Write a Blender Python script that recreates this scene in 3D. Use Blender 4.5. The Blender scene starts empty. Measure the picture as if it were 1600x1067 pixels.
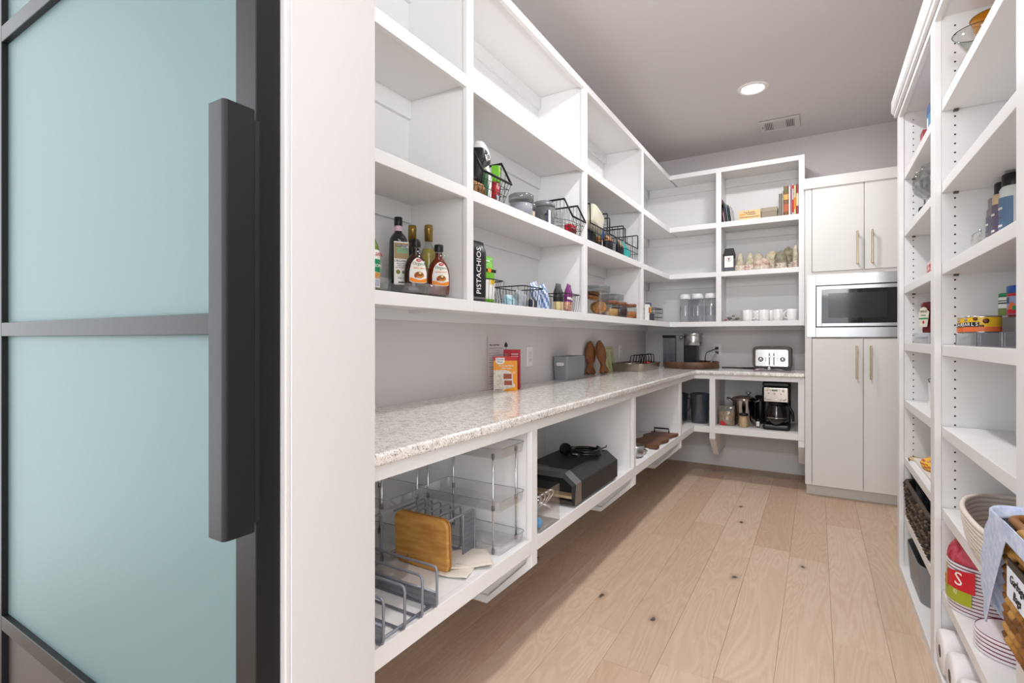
import bpy, bmesh, math, random
from mathutils import Vector, Matrix, Euler
random.seed(7)
PI = math.pi
SC = bpy.context.scene
COL = SC.collection

# ------------------------------------------------------------------ camera
cam_d = bpy.data.cameras.new('camera')
cam_d.sensor_width = 36.0
cam_d.lens = 797.0 / 1600.0 * 36.0
cam_d.shift_y = -4.7 / 1600.0
cam_d.clip_start = 0.02
cam = bpy.data.objects.new('camera', cam_d)
cam.location = (0, 0, 1.2)
cam.rotation_euler = (PI / 2, 0, 0.5388)
COL.objects.link(cam)
SC.camera = cam

# ------------------------------------------------------------------ world, lamps, exposure
W = bpy.data.worlds.new('world'); SC.world = W
W.use_nodes = True
W.node_tree.nodes['Background'].inputs[0].default_value = (0.92, 0.96, 1.0, 1)
W.node_tree.nodes['Background'].inputs[1].default_value = 2.8

def area_lamp(name, loc, rot, size, power, color=(1, 1, 1), shape='DISK', size_y=None, spread=PI):
    d = bpy.data.lights.new(name, 'AREA')
    d.shape = shape; d.size = size
    if size_y: d.size_y = size_y
    d.energy = power; d.color = color; d.spread = spread
    o = bpy.data.objects.new(name, d)
    o.location = loc; o.rotation_euler = rot
    COL.objects.link(o)
    return o
# pantry down-lights (their fixtures are built further down) and two unseen fill lamps added on the kitchen side
for ly, lp in ((3.97, 12.5), (2.30, 17.0)):
    area_lamp('downlight_lamp', (-0.39, ly, 2.93), (0, 0, 0), 0.2, lp, (0.98, 0.98, 1.0), spread=PI)
area_lamp('kitchen_fill', (0.25, -1.6, 2.5), (math.radians(62), 0, 0), 1.2, 18, (0.97, 0.98, 1.0))  # unseen fill lamp, added behind the camera to light the pantry softly
area_lamp('bounced_flash_fill', (0.35, 0.2, 2.1), (math.radians(180 - 18), 0, 0), 0.5, 44, (0.96, 0.98, 1.0))  # unseen upward fill added to brighten the ceiling, standing in for bounced flash

SC.cycles.transparent_max_bounces = 40
SC.view_settings.view_transform = 'Standard'
SC.view_settings.look = 'None'
SC.view_settings.exposure = 0.50
SC.view_settings.gamma = 1.0
SC.view_settings.use_curve_mapping = False

# ------------------------------------------------------------------ helpers
def lin(h):
    h = h.lstrip('#')
    v = [int(h[i:i + 2], 16) / 255.0 for i in (0, 2, 4)]
    return tuple((c / 12.92 if c <= 0.04045 else ((c + 0.055) / 1.055) ** 2.4) for c in v) + (1.0,)

MATS = {}
def mat(name, color='#ffffff', rough=0.5, metal=0.0, trans=0.0, ior=1.45, alpha=1.0, emit=None, emit_s=0.0,
        noise=None, bump=None, spec=None, coat=0.0):
    """one principled material; noise = (scale, second colour, amount), bump = (scale, strength)"""
    if name in MATS: return MATS[name]
    m = bpy.data.materials.new(name); m.use_nodes = True
    nt = m.node_tree; b = nt.nodes['Principled BSDF']
    c = lin(color) if isinstance(color, str) else color
    b.inputs['Base Color'].default_value = c
    b.inputs['Roughness'].default_value = rough
    b.inputs['Metallic'].default_value = metal
    b.inputs['IOR'].default_value = ior
    b.inputs['Transmission Weight'].default_value = trans
    b.inputs['Alpha'].default_value = alpha
    b.inputs['Coat Weight'].default_value = coat
    if spec is not None: b.inputs['Specular IOR Level'].default_value = spec
    if emit:
        b.inputs['Emission Color'].default_value = lin(emit); b.inputs['Emission Strength'].default_value = emit_s
    if noise or bump:
        tc = nt.nodes.new('ShaderNodeTexCoord')
    if noise:
        n = nt.nodes.new('ShaderNodeTexNoise'); n.inputs['Scale'].default_value = noise[0]; n.inputs['Detail'].default_value = 4
        nt.links.new(tc.outputs['Object'], n.inputs['Vector'])
        r = nt.nodes.new('ShaderNodeValToRGB')
        r.color_ramp.elements[0].position = 0.5 - 0.5 * (1 - noise[2]) * 0.5
        r.color_ramp.elements[1].position = 0.5 + 0.5 * (1 - noise[2]) * 0.5
        r.color_ramp.elements[0].color = c
        r.color_ramp.elements[1].color = lin(noise[1])
        nt.links.new(n.outputs['Fac'], r.inputs['Fac'])
        nt.links.new(r.outputs['Color'], b.inputs['Base Color'])
    if bump:
        n2 = nt.nodes.new('ShaderNodeTexNoise'); n2.inputs['Scale'].default_value = bump[0]; n2.inputs['Detail'].default_value = 3
        nt.links.new(tc.outputs['Object'], n2.inputs['Vector'])
        bp = nt.nodes.new('ShaderNodeBump'); bp.inputs['Strength'].default_value = bump[1]; bp.inputs['Distance'].default_value = 0.01
        nt.links.new(n2.outputs['Fac'], bp.inputs['Height'])
        nt.links.new(bp.outputs['Normal'], b.inputs['Normal'])
    MATS[name] = m
    return m

class MB:
    """collects shapes, then links them as ONE mesh object"""
    def __init__(self):
        self.v = []; self.f = []; self.s = []; self.m = []
    def add(self, vs, fs, smooth=False, mi=0):
        k = len(self.v); self.v += [tuple(p) for p in vs]
        for f in fs:
            self.f.append(tuple(i + k for i in f)); self.s.append(smooth); self.m.append(mi)
        return self
    def box(self, x0, x1, y0, y1, z0, z1, mi=0):
        x0, x1 = min(x0, x1), max(x0, x1); y0, y1 = min(y0, y1), max(y0, y1); z0, z1 = min(z0, z1), max(z0, z1)
        return self.add([(x0, y0, z0), (x1, y0, z0), (x1, y1, z0), (x0, y1, z0), (x0, y0, z1), (x1, y0, z1), (x1, y1, z1), (x0, y1, z1)],
                 [(0, 3, 2, 1), (4, 5, 6, 7), (0, 1, 5, 4), (1, 2, 6, 5), (2, 3, 7, 6), (3, 0, 4, 7)], False, mi)
    def prism(self, poly, h0, h1, axis='z', smooth=False, mi=0):
        """poly in the plane across the axis: z -> (x,y), y -> (x,z), x -> (y,z)"""
        n = len(poly)
        def P(a, b, h):
            return (a, b, h) if axis == 'z' else ((a, h, b) if axis == 'y' else (h, a, b))
        vs = [P(a, b, h0) for a, b in poly] + [P(a, b, h1) for a, b in poly]
        area = sum(poly[i][0] * poly[(i + 1) % n][1] - poly[(i + 1) % n][0] * poly[i][1] for i in range(n))
        flip = (area < 0) != (axis == 'y') != (h1 < h0)
        side = [(i, (i + 1) % n, n + (i + 1) % n, n + i) for i in range(n)]
        caps = [tuple(range(n))[::-1], tuple(range(n, 2 * n))]
        if flip:
            side = [q[::-1] for q in side]; caps = [q[::-1] for q in caps]
        self.add(vs, side, smooth, mi)
        k = len(self.v) - 2 * n
        for cpt in caps:
            self.f.append(tuple(i + k for i in cpt)); self.s.append(False); self.m.append(mi)
        return self
    def lathe(self, prof, n=24, c=(0, 0, 0), mi=0, smooth=True, sx=1, sy=1, cap=True):
        vs = []; fs = []
        for r, z in prof:
            for i in range(n):
                t = 2 * PI * i / n
                vs.append((c[0] + r * sx * math.cos(t), c[1] + r * sy * math.sin(t), c[2] + z))
        for j in range(len(prof) - 1):
            for i in range(n):
                a = j * n + i; b = j * n + (i + 1) % n
                fs.append((a, b, b + n, a + n))
        self.add(vs, fs, smooth, mi)
        k = len(self.v) - len(vs)
        if cap:
            if prof[0][0] > 1e-5: self.f.append(tuple(k + i for i in range(n))[::-1]); self.s.append(False); self.m.append(mi)
            if prof[-1][0] > 1e-5:
                q = k + (len(prof) - 1) * n
                self.f.append(tuple(q + i for i in range(n))); self.s.append(False); self.m.append(mi)
        return self
    def cyl(self, p0, p1, r, n=12, mi=0, r1=None, smooth=True):
        return self.tube([p0, p1], r, n, mi=mi, radii=[r, r if r1 is None else r1])
    def tube(self, pts, r, n=6, closed=False, mi=0, radii=None):
        pts = [Vector(p) for p in pts]; m = len(pts)
        vs = []; fs = []
        prev = None
        for i, p in enumerate(pts):
            a = pts[(i - 1) % m] if (closed or i > 0) else p
            b = pts[(i + 1) % m] if (closed or i < m - 1) else p
            t = (b - a)
            if t.length < 1e-9: t = Vector((0, 0, 1))
            t.normalize()
            if prev is None:
                up = Vector((0, 0, 1)) if abs(t.z) < 0.9 else Vector((1, 0, 0))
                u = t.cross(up).normalized()
            else:
                u = prev - t * prev.dot(t)
                if u.length < 1e-6: u = t.cross(Vector((0.3, 0.5, 0.8)))
                u.normalize()
            prev = u; w = t.cross(u)
            # widen at mitred corners so the wire keeps its thickness
            k = 1.0
            rr = radii[i] if radii else r
            for j in range(n):
                q = 2 * PI * j / n
                vs.append(p + (u * math.cos(q) + w * math.sin(q)) * rr * k)
        for i in range(m if closed else m - 1):
            for j in range(n):
                a = i * n + j; b = i * n + (j + 1) % n
                c = ((i + 1) % m) * n + (j + 1) % n; d = ((i + 1) % m) * n + j
                fs.append((a, b, c, d))
        self.add(vs, fs, True, mi)
        if not closed:
            k = len(self.v) - len(vs)
            self.f.append(tuple(k + j for j in range(n))[::-1]); self.s.append(False); self.m.append(mi)
            q = k + (m - 1) * n
            self.f.append(tuple(q + j for j in range(n))); self.s.append(False); self.m.append(mi)
        return self
    def grid(self, fn, nu, nv, smooth=True, mi=0, wrap_u=False):
        vs = [fn(i / nu if wrap_u else i / (nu), j / nv) for j in range(nv + 1) for i in range(nu if wrap_u else nu + 1)]
        row = nu if wrap_u else nu + 1
        fs = []
        for j in range(nv):
            for i in range(nu):
                a = j * row + i; b = j * row + (i + 1) % row
                fs.append((a, b, b + row, a + row))
        return self.add(vs, fs, smooth, mi)
    def sphere(self, c, r, n=12, m=8, sz=1.0, mi=0):
        prof = [(max(1e-6, r * math.sin(PI * j / m)), -r * sz * math.cos(PI * j / m)) for j in range(m + 1)]
        return self.lathe(prof, n, c, mi, True, cap=False)
    def build(self, name, mats, parent=None, loc=(0, 0, 0), rot=(0, 0, 0), bevel=0, seg=2, solid=0, subsurf=0):
        me = bpy.data.meshes.new(name)
        me.from_pydata(self.v, [], self.f)
        if not isinstance(mats, (list, tuple)): mats = [mats]
        for mm in mats: me.materials.append(mm)
        me.polygons.foreach_set('use_smooth', self.s)
        me.polygons.foreach_set('material_index', self.m)
        me.update()
        o = bpy.data.objects.new(name, me); COL.objects.link(o)
        o.location = loc; o.rotation_euler = rot
        if parent is not None: o.parent = parent
        if solid:
            md = o.modifiers.new('solid', 'SOLIDIFY'); md.thickness = solid; md.offset = 0
        if bevel:
            md = o.modifiers.new('bevel', 'BEVEL'); md.width = bevel; md.segments = seg; md.limit_method = 'ANGLE'; md.angle_limit = math.radians(40)
        if subsurf:
            md = o.modifiers.new('sub', 'SUBSURF'); md.levels = subsurf; md.render_levels = subsurf
        return o

def tag(o, label=None, cat=None, group=None, kind=None):
    if label: o['label'] = label
    if cat: o['category'] = cat
    if group: o['group'] = group
    if kind: o['kind'] = kind
    return o
def thing(name, label, cat, loc=(0, 0, 0), rz=0.0, group=None):
    o = bpy.data.objects.new(name, None); COL.objects.link(o)
    o.empty_display_size = 0.05
    o.location = loc; o.rotation_euler = (0, 0, rz)
    return tag(o, label, cat, group)
def struct(o, label=None):
    o['kind'] = 'structure'
    if label: o['label'] = label
    return o
def dup(root, loc, rz, label, group=None):
    r = root.copy(); COL.objects.link(r); r.location = loc; r.rotation_euler = (0, 0, rz)
    r['label'] = label
    if group: r['group'] = group
    for ch in list(root.children):
        c = ch.copy(); COL.objects.link(c); c.parent = r
        for g in list(ch.children):
            d = g.copy(); COL.objects.link(d); d.parent = c
    return r
def rrect(w, h, r, n=4, cx=0, cy=0):
    """rounded rectangle outline, counter-clockwise"""
    out = []
    for sx, sy, a0 in ((1, 1, 0), (-1, 1, 90), (-1, -1, 180), (1, -1, 270)):
        for i in range(n + 1):
            a = math.radians(a0 + 90 * i / n)
            out.append((cx + sx * (w / 2 - r) + r * math.cos(a), cy + sy * (h / 2 - r) + r * math.sin(a)))
    return out
def text(body, size, m, parent, loc, rot, name='lettering', ext=0.0004, align='CENTER', sx=1.0, shear=0.0):
    cu = bpy.data.curves.new(name, 'FONT')
    cu.body = body; cu.size = size; cu.align_x = align; cu.align_y = 'CENTER'; cu.extrude = ext; cu.resolution_u = 2
    cu.shear = shear
    t = bpy.data.objects.new(name + '_curve', cu); COL.objects.link(t)
    dg = bpy.context.evaluated_depsgraph_get()
    me = bpy.data.meshes.new_from_object(t.evaluated_get(dg))
    bpy.data.objects.remove(t)
    me.materials.clear(); me.materials.append(m)
    o = bpy.data.objects.new(name, me); COL.objects.link(o)
    o.location = loc; o.rotation_euler = rot; o.scale = (sx, 1, 1)
    if parent is not None: o.parent = parent
    return o
# ------------------------------------------------------------------ base materials
WHITE = mat('white_paint', '#e9e8e7', 0.38, spec=0.35)
WHITE_IN = WHITE
CREAM = mat('cabinet_paint', '#e0deda', 0.4, spec=0.35)
WALL = mat('greige_wall', '#d9d4d3', 0.7, bump=(220, 0.04))
CEIL = mat('greige_ceiling', '#d6d0cf', 0.8)
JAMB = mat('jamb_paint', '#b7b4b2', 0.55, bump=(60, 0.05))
CAULK = mat('caulk_line', '#cfced6', 0.6)
BLACK_METAL = mat('black_door_steel', '#0f0f11', 0.45, 0.0, spec=0.3)
HANDLE_BLK = mat('black_pull_steel', '#141317', 0.42, 0.0, spec=0.3)
BLACK = mat('black_plastic', '#141416', 0.35)
BLK_WIRE = mat('black_wire', '#1b1b1d', 0.4, 0.3)
STEEL = mat('brushed_steel', '#b9b9ba', 0.28, 1.0)
CHROME = mat('chrome', '#d8d8d8', 0.12, 1.0)
CLEAR = mat('clear_acrylic', '#f4f6f7', 0.02, 0, 1.0, 1.3)
GLASS = mat('clear_glass', '#f3f6f5', 0.0, 0, 1.0, 1.35)

# ------------------------------------------------------------------ floor of oak planks
def plank_mat():
    m = bpy.data.materials.new('oak_plank'); m.use_nodes = True
    nt = m.node_tree; b = nt.nodes['Principled BSDF']; L = nt.links
    N = nt.nodes.new
    geo = N('ShaderNodeNewGeometry'); oi = N('ShaderNodeObjectInfo')
    sep = N('ShaderNodeVectorMath'); sep.operation = 'SCALE'; sep.inputs['Scale'].default_value = 37.0
    cmb = N('ShaderNodeCombineXYZ')
    L.new(oi.outputs['Random'], cmb.inputs[0]); L.new(oi.outputs['Random'], cmb.inputs[1])
    L.new(cmb.outputs[0], sep.inputs[0])
    add = N('ShaderNodeVectorMath'); add.operation = 'ADD'
    L.new(geo.outputs['Position'], add.inputs[0]); L.new(sep.outputs[0], add.inputs[1])
    mp = N('ShaderNodeMapping'); mp.inputs['Scale'].default_value = (7.0, 0.9, 1.0)
    L.new(add.outputs[0], mp.inputs['Vector'])
    # cathedral grain: distorted bands
    wv = N('ShaderNodeTexNoise'); wv.inputs['Scale'].default_value = 1.1; wv.inputs['Detail'].default_value = 2; wv.inputs['Distortion'].default_value = 0.8
    L.new(mp.outputs[0], wv.inputs['Vector'])
    mul = N('ShaderNodeMath'); mul.operation = 'MULTIPLY'; mul.inputs[1].default_value = 26.0
    L.new(wv.outputs['Fac'], mul.inputs[0])
    fr = N('ShaderNodeMath'); fr.operation = 'PINGPONG'; fr.inputs[1].default_value = 1.0
    L.new(mul.outputs[0], fr.inputs[0])
    # fine fibres
    mp2 = N('ShaderNodeMapping'); mp2.inputs['Scale'].default_value = (260.0, 9.0, 1.0)
    L.new(add.outputs[0], mp2.inputs['Vector'])
    fib = N('ShaderNodeTexNoise'); fib.inputs['Scale'].default_value = 1.0; fib.inputs['Detail'].default_value = 3
    L.new(mp2.outputs[0], fib.inputs['Vector'])
    # plank tone
    r1 = N('ShaderNodeValToRGB'); e = r1.color_ramp.elements
    e[0].position = 0.0; e[0].color = lin('#ceb29c'); e[1].position = 1.0; e[1].color = lin('#dcc7b3')
    x = e.new(0.5); x.color = lin('#d3bda7')
    L.new(oi.outputs['Random'], r1.inputs['Fac'])
    dk = N('ShaderNodeMixRGB'); dk.blend_type = 'MULTIPLY'; dk.inputs[2].default_value = lin('#ecdfd3')
    s1 = N('ShaderNodeMath'); s1.operation = 'MULTIPLY'; s1.inputs[1].default_value = 0.55
    L.new(fr.outputs[0], s1.inputs[0]); L.new(s1.outputs[0], dk.inputs[0]); L.new(r1.outputs[0], dk.inputs[1])
    dk2 = N('ShaderNodeMixRGB'); dk2.blend_type = 'MULTIPLY'; dk2.inputs[2].default_value = lin('#e0d0c2')
    s2 = N('ShaderNodeMath'); s2.operation = 'MULTIPLY'; s2.inputs[1].default_value = 0.55
    L.new(fib.outputs['Fac'], s2.inputs[0]); L.new(s2.outputs[0], dk2.inputs[0]); L.new(dk.outputs[0], dk2.inputs[1])
    # knots: sparse dark voronoi cells with a soft halo
    mp3 = N('ShaderNodeMapping'); mp3.inputs['Scale'].default_value = (3.4, 2.2, 1.0)
    L.new(add.outputs[0], mp3.inputs['Vector'])
    nz = N('ShaderNodeTexNoise'); nz.inputs['Scale'].default_value = 24.0
    L.new(add.outputs[0], nz.inputs['Vector'])
    wob = N('ShaderNodeMixRGB'); wob.blend_type = 'ADD'; wob.inputs[0].default_value = 0.09
    L.new(mp3.outputs[0], wob.inputs[1]); L.new(nz.outputs['Color'], wob.inputs[2])
    vo = N('ShaderNodeTexVoronoi'); vo.inputs['Scale'].default_value = 1.0; vo.voronoi_dimensions = '2D'
    L.new(wob.outputs[0], vo.inputs['Vector'])
    sc = N('ShaderNodeSeparateColor'); L.new(vo.outputs['Color'], sc.inputs[0])
    gt = N('ShaderNodeMath'); gt.operation = 'GREATER_THAN'; gt.inputs[1].default_value = 0.82
    L.new(sc.outputs[0], gt.inputs[0])
    rk = N('ShaderNodeValToRGB'); ek = rk.color_ramp.elements
    ek[0].position = 0.02; ek[0].color = (1, 1, 1, 1); ek[1].position = 0.12; ek[1].color = (0, 0, 0, 1)
    y = ek.new(0.045); y.color = (0.25, 0.25, 0.25, 1)
    L.new(vo.outputs['Distance'], rk.inputs['Fac'])
    kk = N('ShaderNodeMath'); kk.operation = 'MULTIPLY'
    L.new(gt.outputs[0], kk.inputs[0]); L.new(rk.outputs[0], kk.inputs[1])
    kn = N('ShaderNodeMixRGB'); kn.inputs[2].default_value = lin('#4a3a2e')
    L.new(kk.outputs[0], kn.inputs[0]); L.new(dk2.outputs[0], kn.inputs[1])
    L.new(kn.outputs[0], b.inputs['Base Color'])
    b.inputs['Roughness'].default_value = 0.5
    bp = N('ShaderNodeBump'); bp.inputs['Strength'].default_value = 0.06; bp.inputs['Distance'].default_value = 0.004
    L.new(fib.outputs['Fac'], bp.inputs['Height']); L.new(bp.outputs[0], b.inputs['Normal'])
    return m
OAK = plank_mat()
KFLOOR = mat('kitchen_floor', '#a88d74', 0.5, noise=(6, '#9c8168', 0.3))
XL, XR, YF, YB, ZC = -1.50, 0.78, 0.66, 5.165, 2.97
floor = struct(MB().box(-3.2, 3.0, -3.0, 5.35, -0.06, -0.004).build('floor', KFLOOR))
xe = [-1.505, -1.43, -1.245, -1.06, -0.875, -0.69, -0.505, -0.315, -0.13, 0.053, 0.238, 0.424, 0.61, 0.785]
first = [1.30, 0.70, 1.55, 2.297, 2.007, 1.81, 3.055, 1.924, 3.196, 0.95, 2.6, 1.2, 1.9]
for i in range(len(xe) - 1):
    x0, x1 = xe[i], xe[i + 1]
    cuts = [first[i]]
    rr = random.Random(i * 13 + 5)
    while cuts[-1] < YB: cuts.append(cuts[-1] + rr.uniform(1.1, 1.75))
    while cuts[0] > -0.5: cuts.insert(0, cuts[0] - rr.uniform(1.1, 1.75))
    for a, b_ in zip(cuts[:-1], cuts[1:]):
        a = max(a, -0.6); b_ = min(b_, YB)
        if b_ - a < 0.02: continue
        g = 0.0004
        MB().box(x0 + g, x1 - g, a + g, b_ - g, -0.004, 0.0).build('plank', OAK, floor, bevel=0.0008, seg=1)

# ------------------------------------------------------------------ walls and ceiling
struct(MB().box(XL - 0.1, XL, 0.64, YB + 0.1, 0, ZC).build('wall_left', WALL))
struct(MB().box(XL, XR, YB, YB + 0.1, 0, ZC).build('wall_back', WALL))
struct(MB().box(XR, XR + 0.1, 0.50, YB + 0.1, 0, ZC).build('wall_right', WALL))
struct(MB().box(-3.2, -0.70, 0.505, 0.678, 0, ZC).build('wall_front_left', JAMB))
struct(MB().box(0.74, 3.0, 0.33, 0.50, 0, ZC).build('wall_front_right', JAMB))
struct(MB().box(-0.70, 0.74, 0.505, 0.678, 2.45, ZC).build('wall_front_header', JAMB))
struct(MB().box(-3.2, 3.0, -3.0, 5.35, ZC, ZC + 0.08).build('ceiling', CEIL))
# casing of the opening: flat strip and caulk line beside the jamb face
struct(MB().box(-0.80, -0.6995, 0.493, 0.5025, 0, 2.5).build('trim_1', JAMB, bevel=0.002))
struct(MB().box(-0.80, -0.7005, 0.5025, 0.506, 0, 2.5).build('trim_2', CAULK))
# back wall baseboard
bb = MB().box(-1.5, -0.078, 5.148, 5.165, 0, 0.165)
bb.prism([(5.148, 0.165), (5.165, 0.165), (5.165, 0.18), (5.157, 0.18)], -1.5, -0.078, 'x')
struct(bb.build('baseboard_back', WHITE, bevel=0.0015))
struct(MB().box(-1.5, -1.484, 0.68, 5.148, 0, 0.18).build('baseboard_left', WHITE, bevel=0.002))

# ------------------------------------------------------------------ sliding door at the left
def frosted():
    m = bpy.data.materials.new('frosted_glass'); m.use_nodes = True
    nt = m.node_tree; b = nt.nodes['Principled BSDF']
    b.inputs['Base Color'].default_value = lin('#7f9b9b')
    b.inputs['Roughness'].default_value = 0.55
    b.inputs['Transmission Weight'].default_value = 0.70
    b.inputs['IOR'].default_value = 1.4
    return m
FROST = frosted()
door = bpy.data.objects.new('door_1', None); COL.objects.link(door)
struct(door, 'black steel sliding barn door with frosted teal glass panes and a long edge pull')
DF, DB = 0.452, 0.492        # door front and back planes
DL0, DL1, DR0, DR1 = -1.855, -1.80, -0.762, -0.7105
MB().box(DL0, DL1, DF, DB, 0.015, 2.5).build('stile', BLACK_METAL, door, bevel=0.0015)
MB().box(DR0, DR1, DF, DB, 0.015, 2.5).build('stile', BLACK_METAL, door, bevel=0.0015)
rails = [(0.45, 0.487), (1.206, 1.2405), (1.9625, 2.003), (0.015, 0.09), (2.42, 2.5)]
for z0, z1 in rails:
    MB().box(DL1, DR0, DF, DB - 0.002, z0, z1).build('rail', BLACK_METAL, door, bevel=0.0015)
for z0, z1 in ((0.487, 1.206), (1.2405, 1.9625), (2.003, 2.42)):
    MB().box(DL1, DR0, DF + 0.013, DF + 0.021, z0, z1).build('glass_pane', FROST, door)
MB().box(DL1, DR0, DF + 0.014, DF + 0.022, 0.09, 0.45).build('kick_panel', mat('kick_panel_steel', '#3a3433', 0.5, 0.2), door)
# L-shaped pull: face plate parallel to the door, rounded corner, returning to the stile
hp = []
fx0, fx1, fy = -0.7445, -0.7065, 0.402
prof = [(fx0, fy)]
for i in range(5):
    a = math.radians(-90 + 90 * i / 4)
    prof.append((fx1 - 0.006 + 0.006 * math.cos(a), fy + 0.006 + 0.006 * math.sin(a)))
prof += [(fx1, DF - 0.004), (fx1 - 0.004, DF - 0.004), (fx1 - 0.004, fy + 0.005), (fx0, fy + 0.004)]
pull = MB().prism(prof, 0.916, 1.535, 'z').build('pull_handle', HANDLE_BLK, door, bevel=0.0008)
MB().box(fx1 - 0.004, fx1 + 0.0, DF - 0.004, DF + 0.003, 0.93, 1.52).build('mount', BLACK, pull)
MB().lathe([(0.001, 0), (0.0052, 0), (0.0062, 0.0006), (0.0066, 0.0012)], 20).build('bolt', BLACK_METAL, door, (DR1 - 0.0002, 0.4715, 1.217), (0, PI / 2, 0))
# ------------------------------------------------------------------ left wall shelving (upper)
ZU = dict(C=(1.306, 1.350), B=(1.745, 1.787), A=(2.176, 2.222), T=(2.662, 2.702))
XF = -1.166
BV = 0.0015
UP = thing('wall_shelving', 'tall white open wall shelving over the long counter on the left wall', 'shelving', (-1.33, 2.7, 1.306))
def pb(root):                      # mesh builder whose coordinates are the world's
    b = MB(); b.o = root.location.copy(); return b
def wbuild(b, name, m, root, **k):
    o = b.o
    b.v = [(x - o.x, y - o.y, z - o.z) for x, y, z in b.v]
    return b.build(name, m, root, **k)
def wbox(root, name, m, *a, **k):
    return wbuild(pb(root).box(*a), name, m, root, **k)
yposts = [(0.69, 0.74), (1.610, 1.654), (2.774, 2.822), (3.912, 3.965)]
for y0, y1 in yposts:
    wbox(UP, 'post', WHITE, XF - 0.02, XF, y0, y1, ZU['C'][0], ZU['T'][1], bevel=BV)
    c = (y0 + y1) / 2
    wbox(UP, 'side_panel', WHITE, -1.475, XF - 0.02, c - 0.013, c + 0.013, ZU['C'][0], ZU['T'][0] + 0.02)
bays = [(0.74, 1.610), (1.654, 2.774), (2.822, 3.912), (3.965, 4.79)]
for bi, (y0, y1) in enumerate(bays):
    for k, (z0, z1) in ZU.items():
        f1 = y1 if bi < 3 else 4.81
        sh = wbox(UP, 'face_rail' if k == 'T' else 'shelf', WHITE, XF - 0.02, XF, y0, f1, z0, z1, bevel=BV)
        s0, s1 = (z1 - 0.03, z1) if k != 'T' else (z1 - 0.02, z1)
        a0 = y0 - 0.008; a1 = y1 + 0.008 if bi < 3 else YB
        wbox(UP, 'shelf_board' if k != 'T' else 'top_board', WHITE, -1.475, XF - 0.02, a0, a1, s0, s1)
    for k in ('B', 'A', 'T'):
        z0 = ZU[k][1] - (0.03 if k != 'T' else 0.02)
        wbox(UP, 'nailer', WHITE, -1.475, -1.458, y0 - 0.008, (y1 + 0.008 if bi < 3 else YB), z0 - 0.075, z0, bevel=0.001)
    wbox(UP, 'back_panel', WHITE, -1.498, -1.475, y0 - 0.03, (y1 + 0.02 if bi < 3 else YB), ZU['C'][0], ZU['T'][1] - 0.02)
wbox(UP, 'nailer', WHITE, -1.499, -1.478, 0.70, YB, ZU['C'][0] - 0.03, ZU['C'][0], bevel=0.001)

# ------------------------------------------------------------------ back wall shelving
BK = thing('wall_shelving', 'smaller white open shelving on the back wall holding books, coffee and mugs', 'shelving', (-0.62, 4.98, 1.306))
YU = 4.79
xposts = [(-0.765, -0.722), (-0.128, -0.085)]
for x0, x1 in xposts:
    wbox(BK, 'post', WHITE, x0, x1, YU, YU + 0.02, ZU['C'][0], ZU['T'][1], bevel=BV)
wbox(BK, 'side_panel', WHITE, -0.757, -0.731, YU + 0.02, 5.14, ZU['C'][0], ZU['T'][0] + 0.02)
wbox(BK, 'side_panel', WHITE, -0.109, -0.085, YU + 0.02, 5.14, ZU['C'][0], ZU['T'][1])
for x0, x1, a0, a1 in ((-1.146, -0.765, -1.166, -0.757), (-0.722, -0.128, -0.731, -0.109)):
    for k, (z0, z1) in ZU.items():
        wbox(BK, 'face_rail' if k == 'T' else 'shelf', WHITE, max(x0, -1.166) if x0 > -1 else -1.166, x1, YU, YU + 0.02, z0, z1, bevel=BV)
        s0, s1 = (z1 - 0.03, z1) if k != 'T' else (z1 - 0.02, z1)
        wbox(BK, 'shelf_board' if k != 'T' else 'top_board', WHITE, a0, a1, YU + 0.02, 5.14, s0, s1)
        if k != 'C':
            wbox(BK, 'nailer', WHITE, a0 if a0 > -1 else -1.45, a1, 5.122, 5.14, s0 - 0.075, s0, bevel=0.001)
    wbox(BK, 'back_panel', WHITE, a0 if a0 > -1 else -1.475, a1, 5.14, 5.163, ZU['C'][0], ZU['T'][1] - 0.02)
wbox(BK, 'nailer', WHITE, -1.47, -0.085, 5.145, 5.164, ZU['C'][0] - 0.03, ZU['C'][0], bevel=0.001)

# ------------------------------------------------------------------ open base cabinets, left run
XC = -0.905
LB = thing('base_cabinet', 'long white open base cabinet hung off the left wall on brackets', 'cabinet', (-1.2, 2.7, 0.403))
ZB0, ZB1, ZTB, ZTT = 0.403, 0.455, 0.857, 0.896
lposts = [(0.69, 0.74), (1.655, 1.700), (2.880, 2.922), (4.050, 4.098)]
for i, (y0, y1) in enumerate(lposts):
    wbox(LB, 'post', WHITE, XC - 0.02, XC, y0, y1, 0.4035 if i else ZB0, ZTT, bevel=BV)
    c = (y0 + y1) / 2
    wbox(LB, 'side_panel', WHITE, -1.48, XC - 0.02, c - 0.013, c + 0.013, ZB0 + 0.01, ZTT)
    if i:
        b = pb(LB)
        b.prism([(XC, 0.353), (XC, 0.403), (XC - 0.024, 0.403), (XC - 0.024, 0.364), (XC - 0.196, 0.196), (-1.48, 0.196), (-1.48, 0.168), (XC - 0.2, 0.168)], y0, y1, 'y')
        b.prism([(XC - 0.024, 0.403), (-1.48, 0.403), (-1.48, 0.196), (XC - 0.196, 0.196), (XC - 0.024, 0.364)], y0 + 0.014, y1 - 0.014, 'y')
        wbuild(b, 'bracket', WHITE, LB, bevel=BV)
lb = [(0.74, 1.655), (1.700, 2.880), (2.922, 4.050), (4.098, 4.56)]
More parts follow.
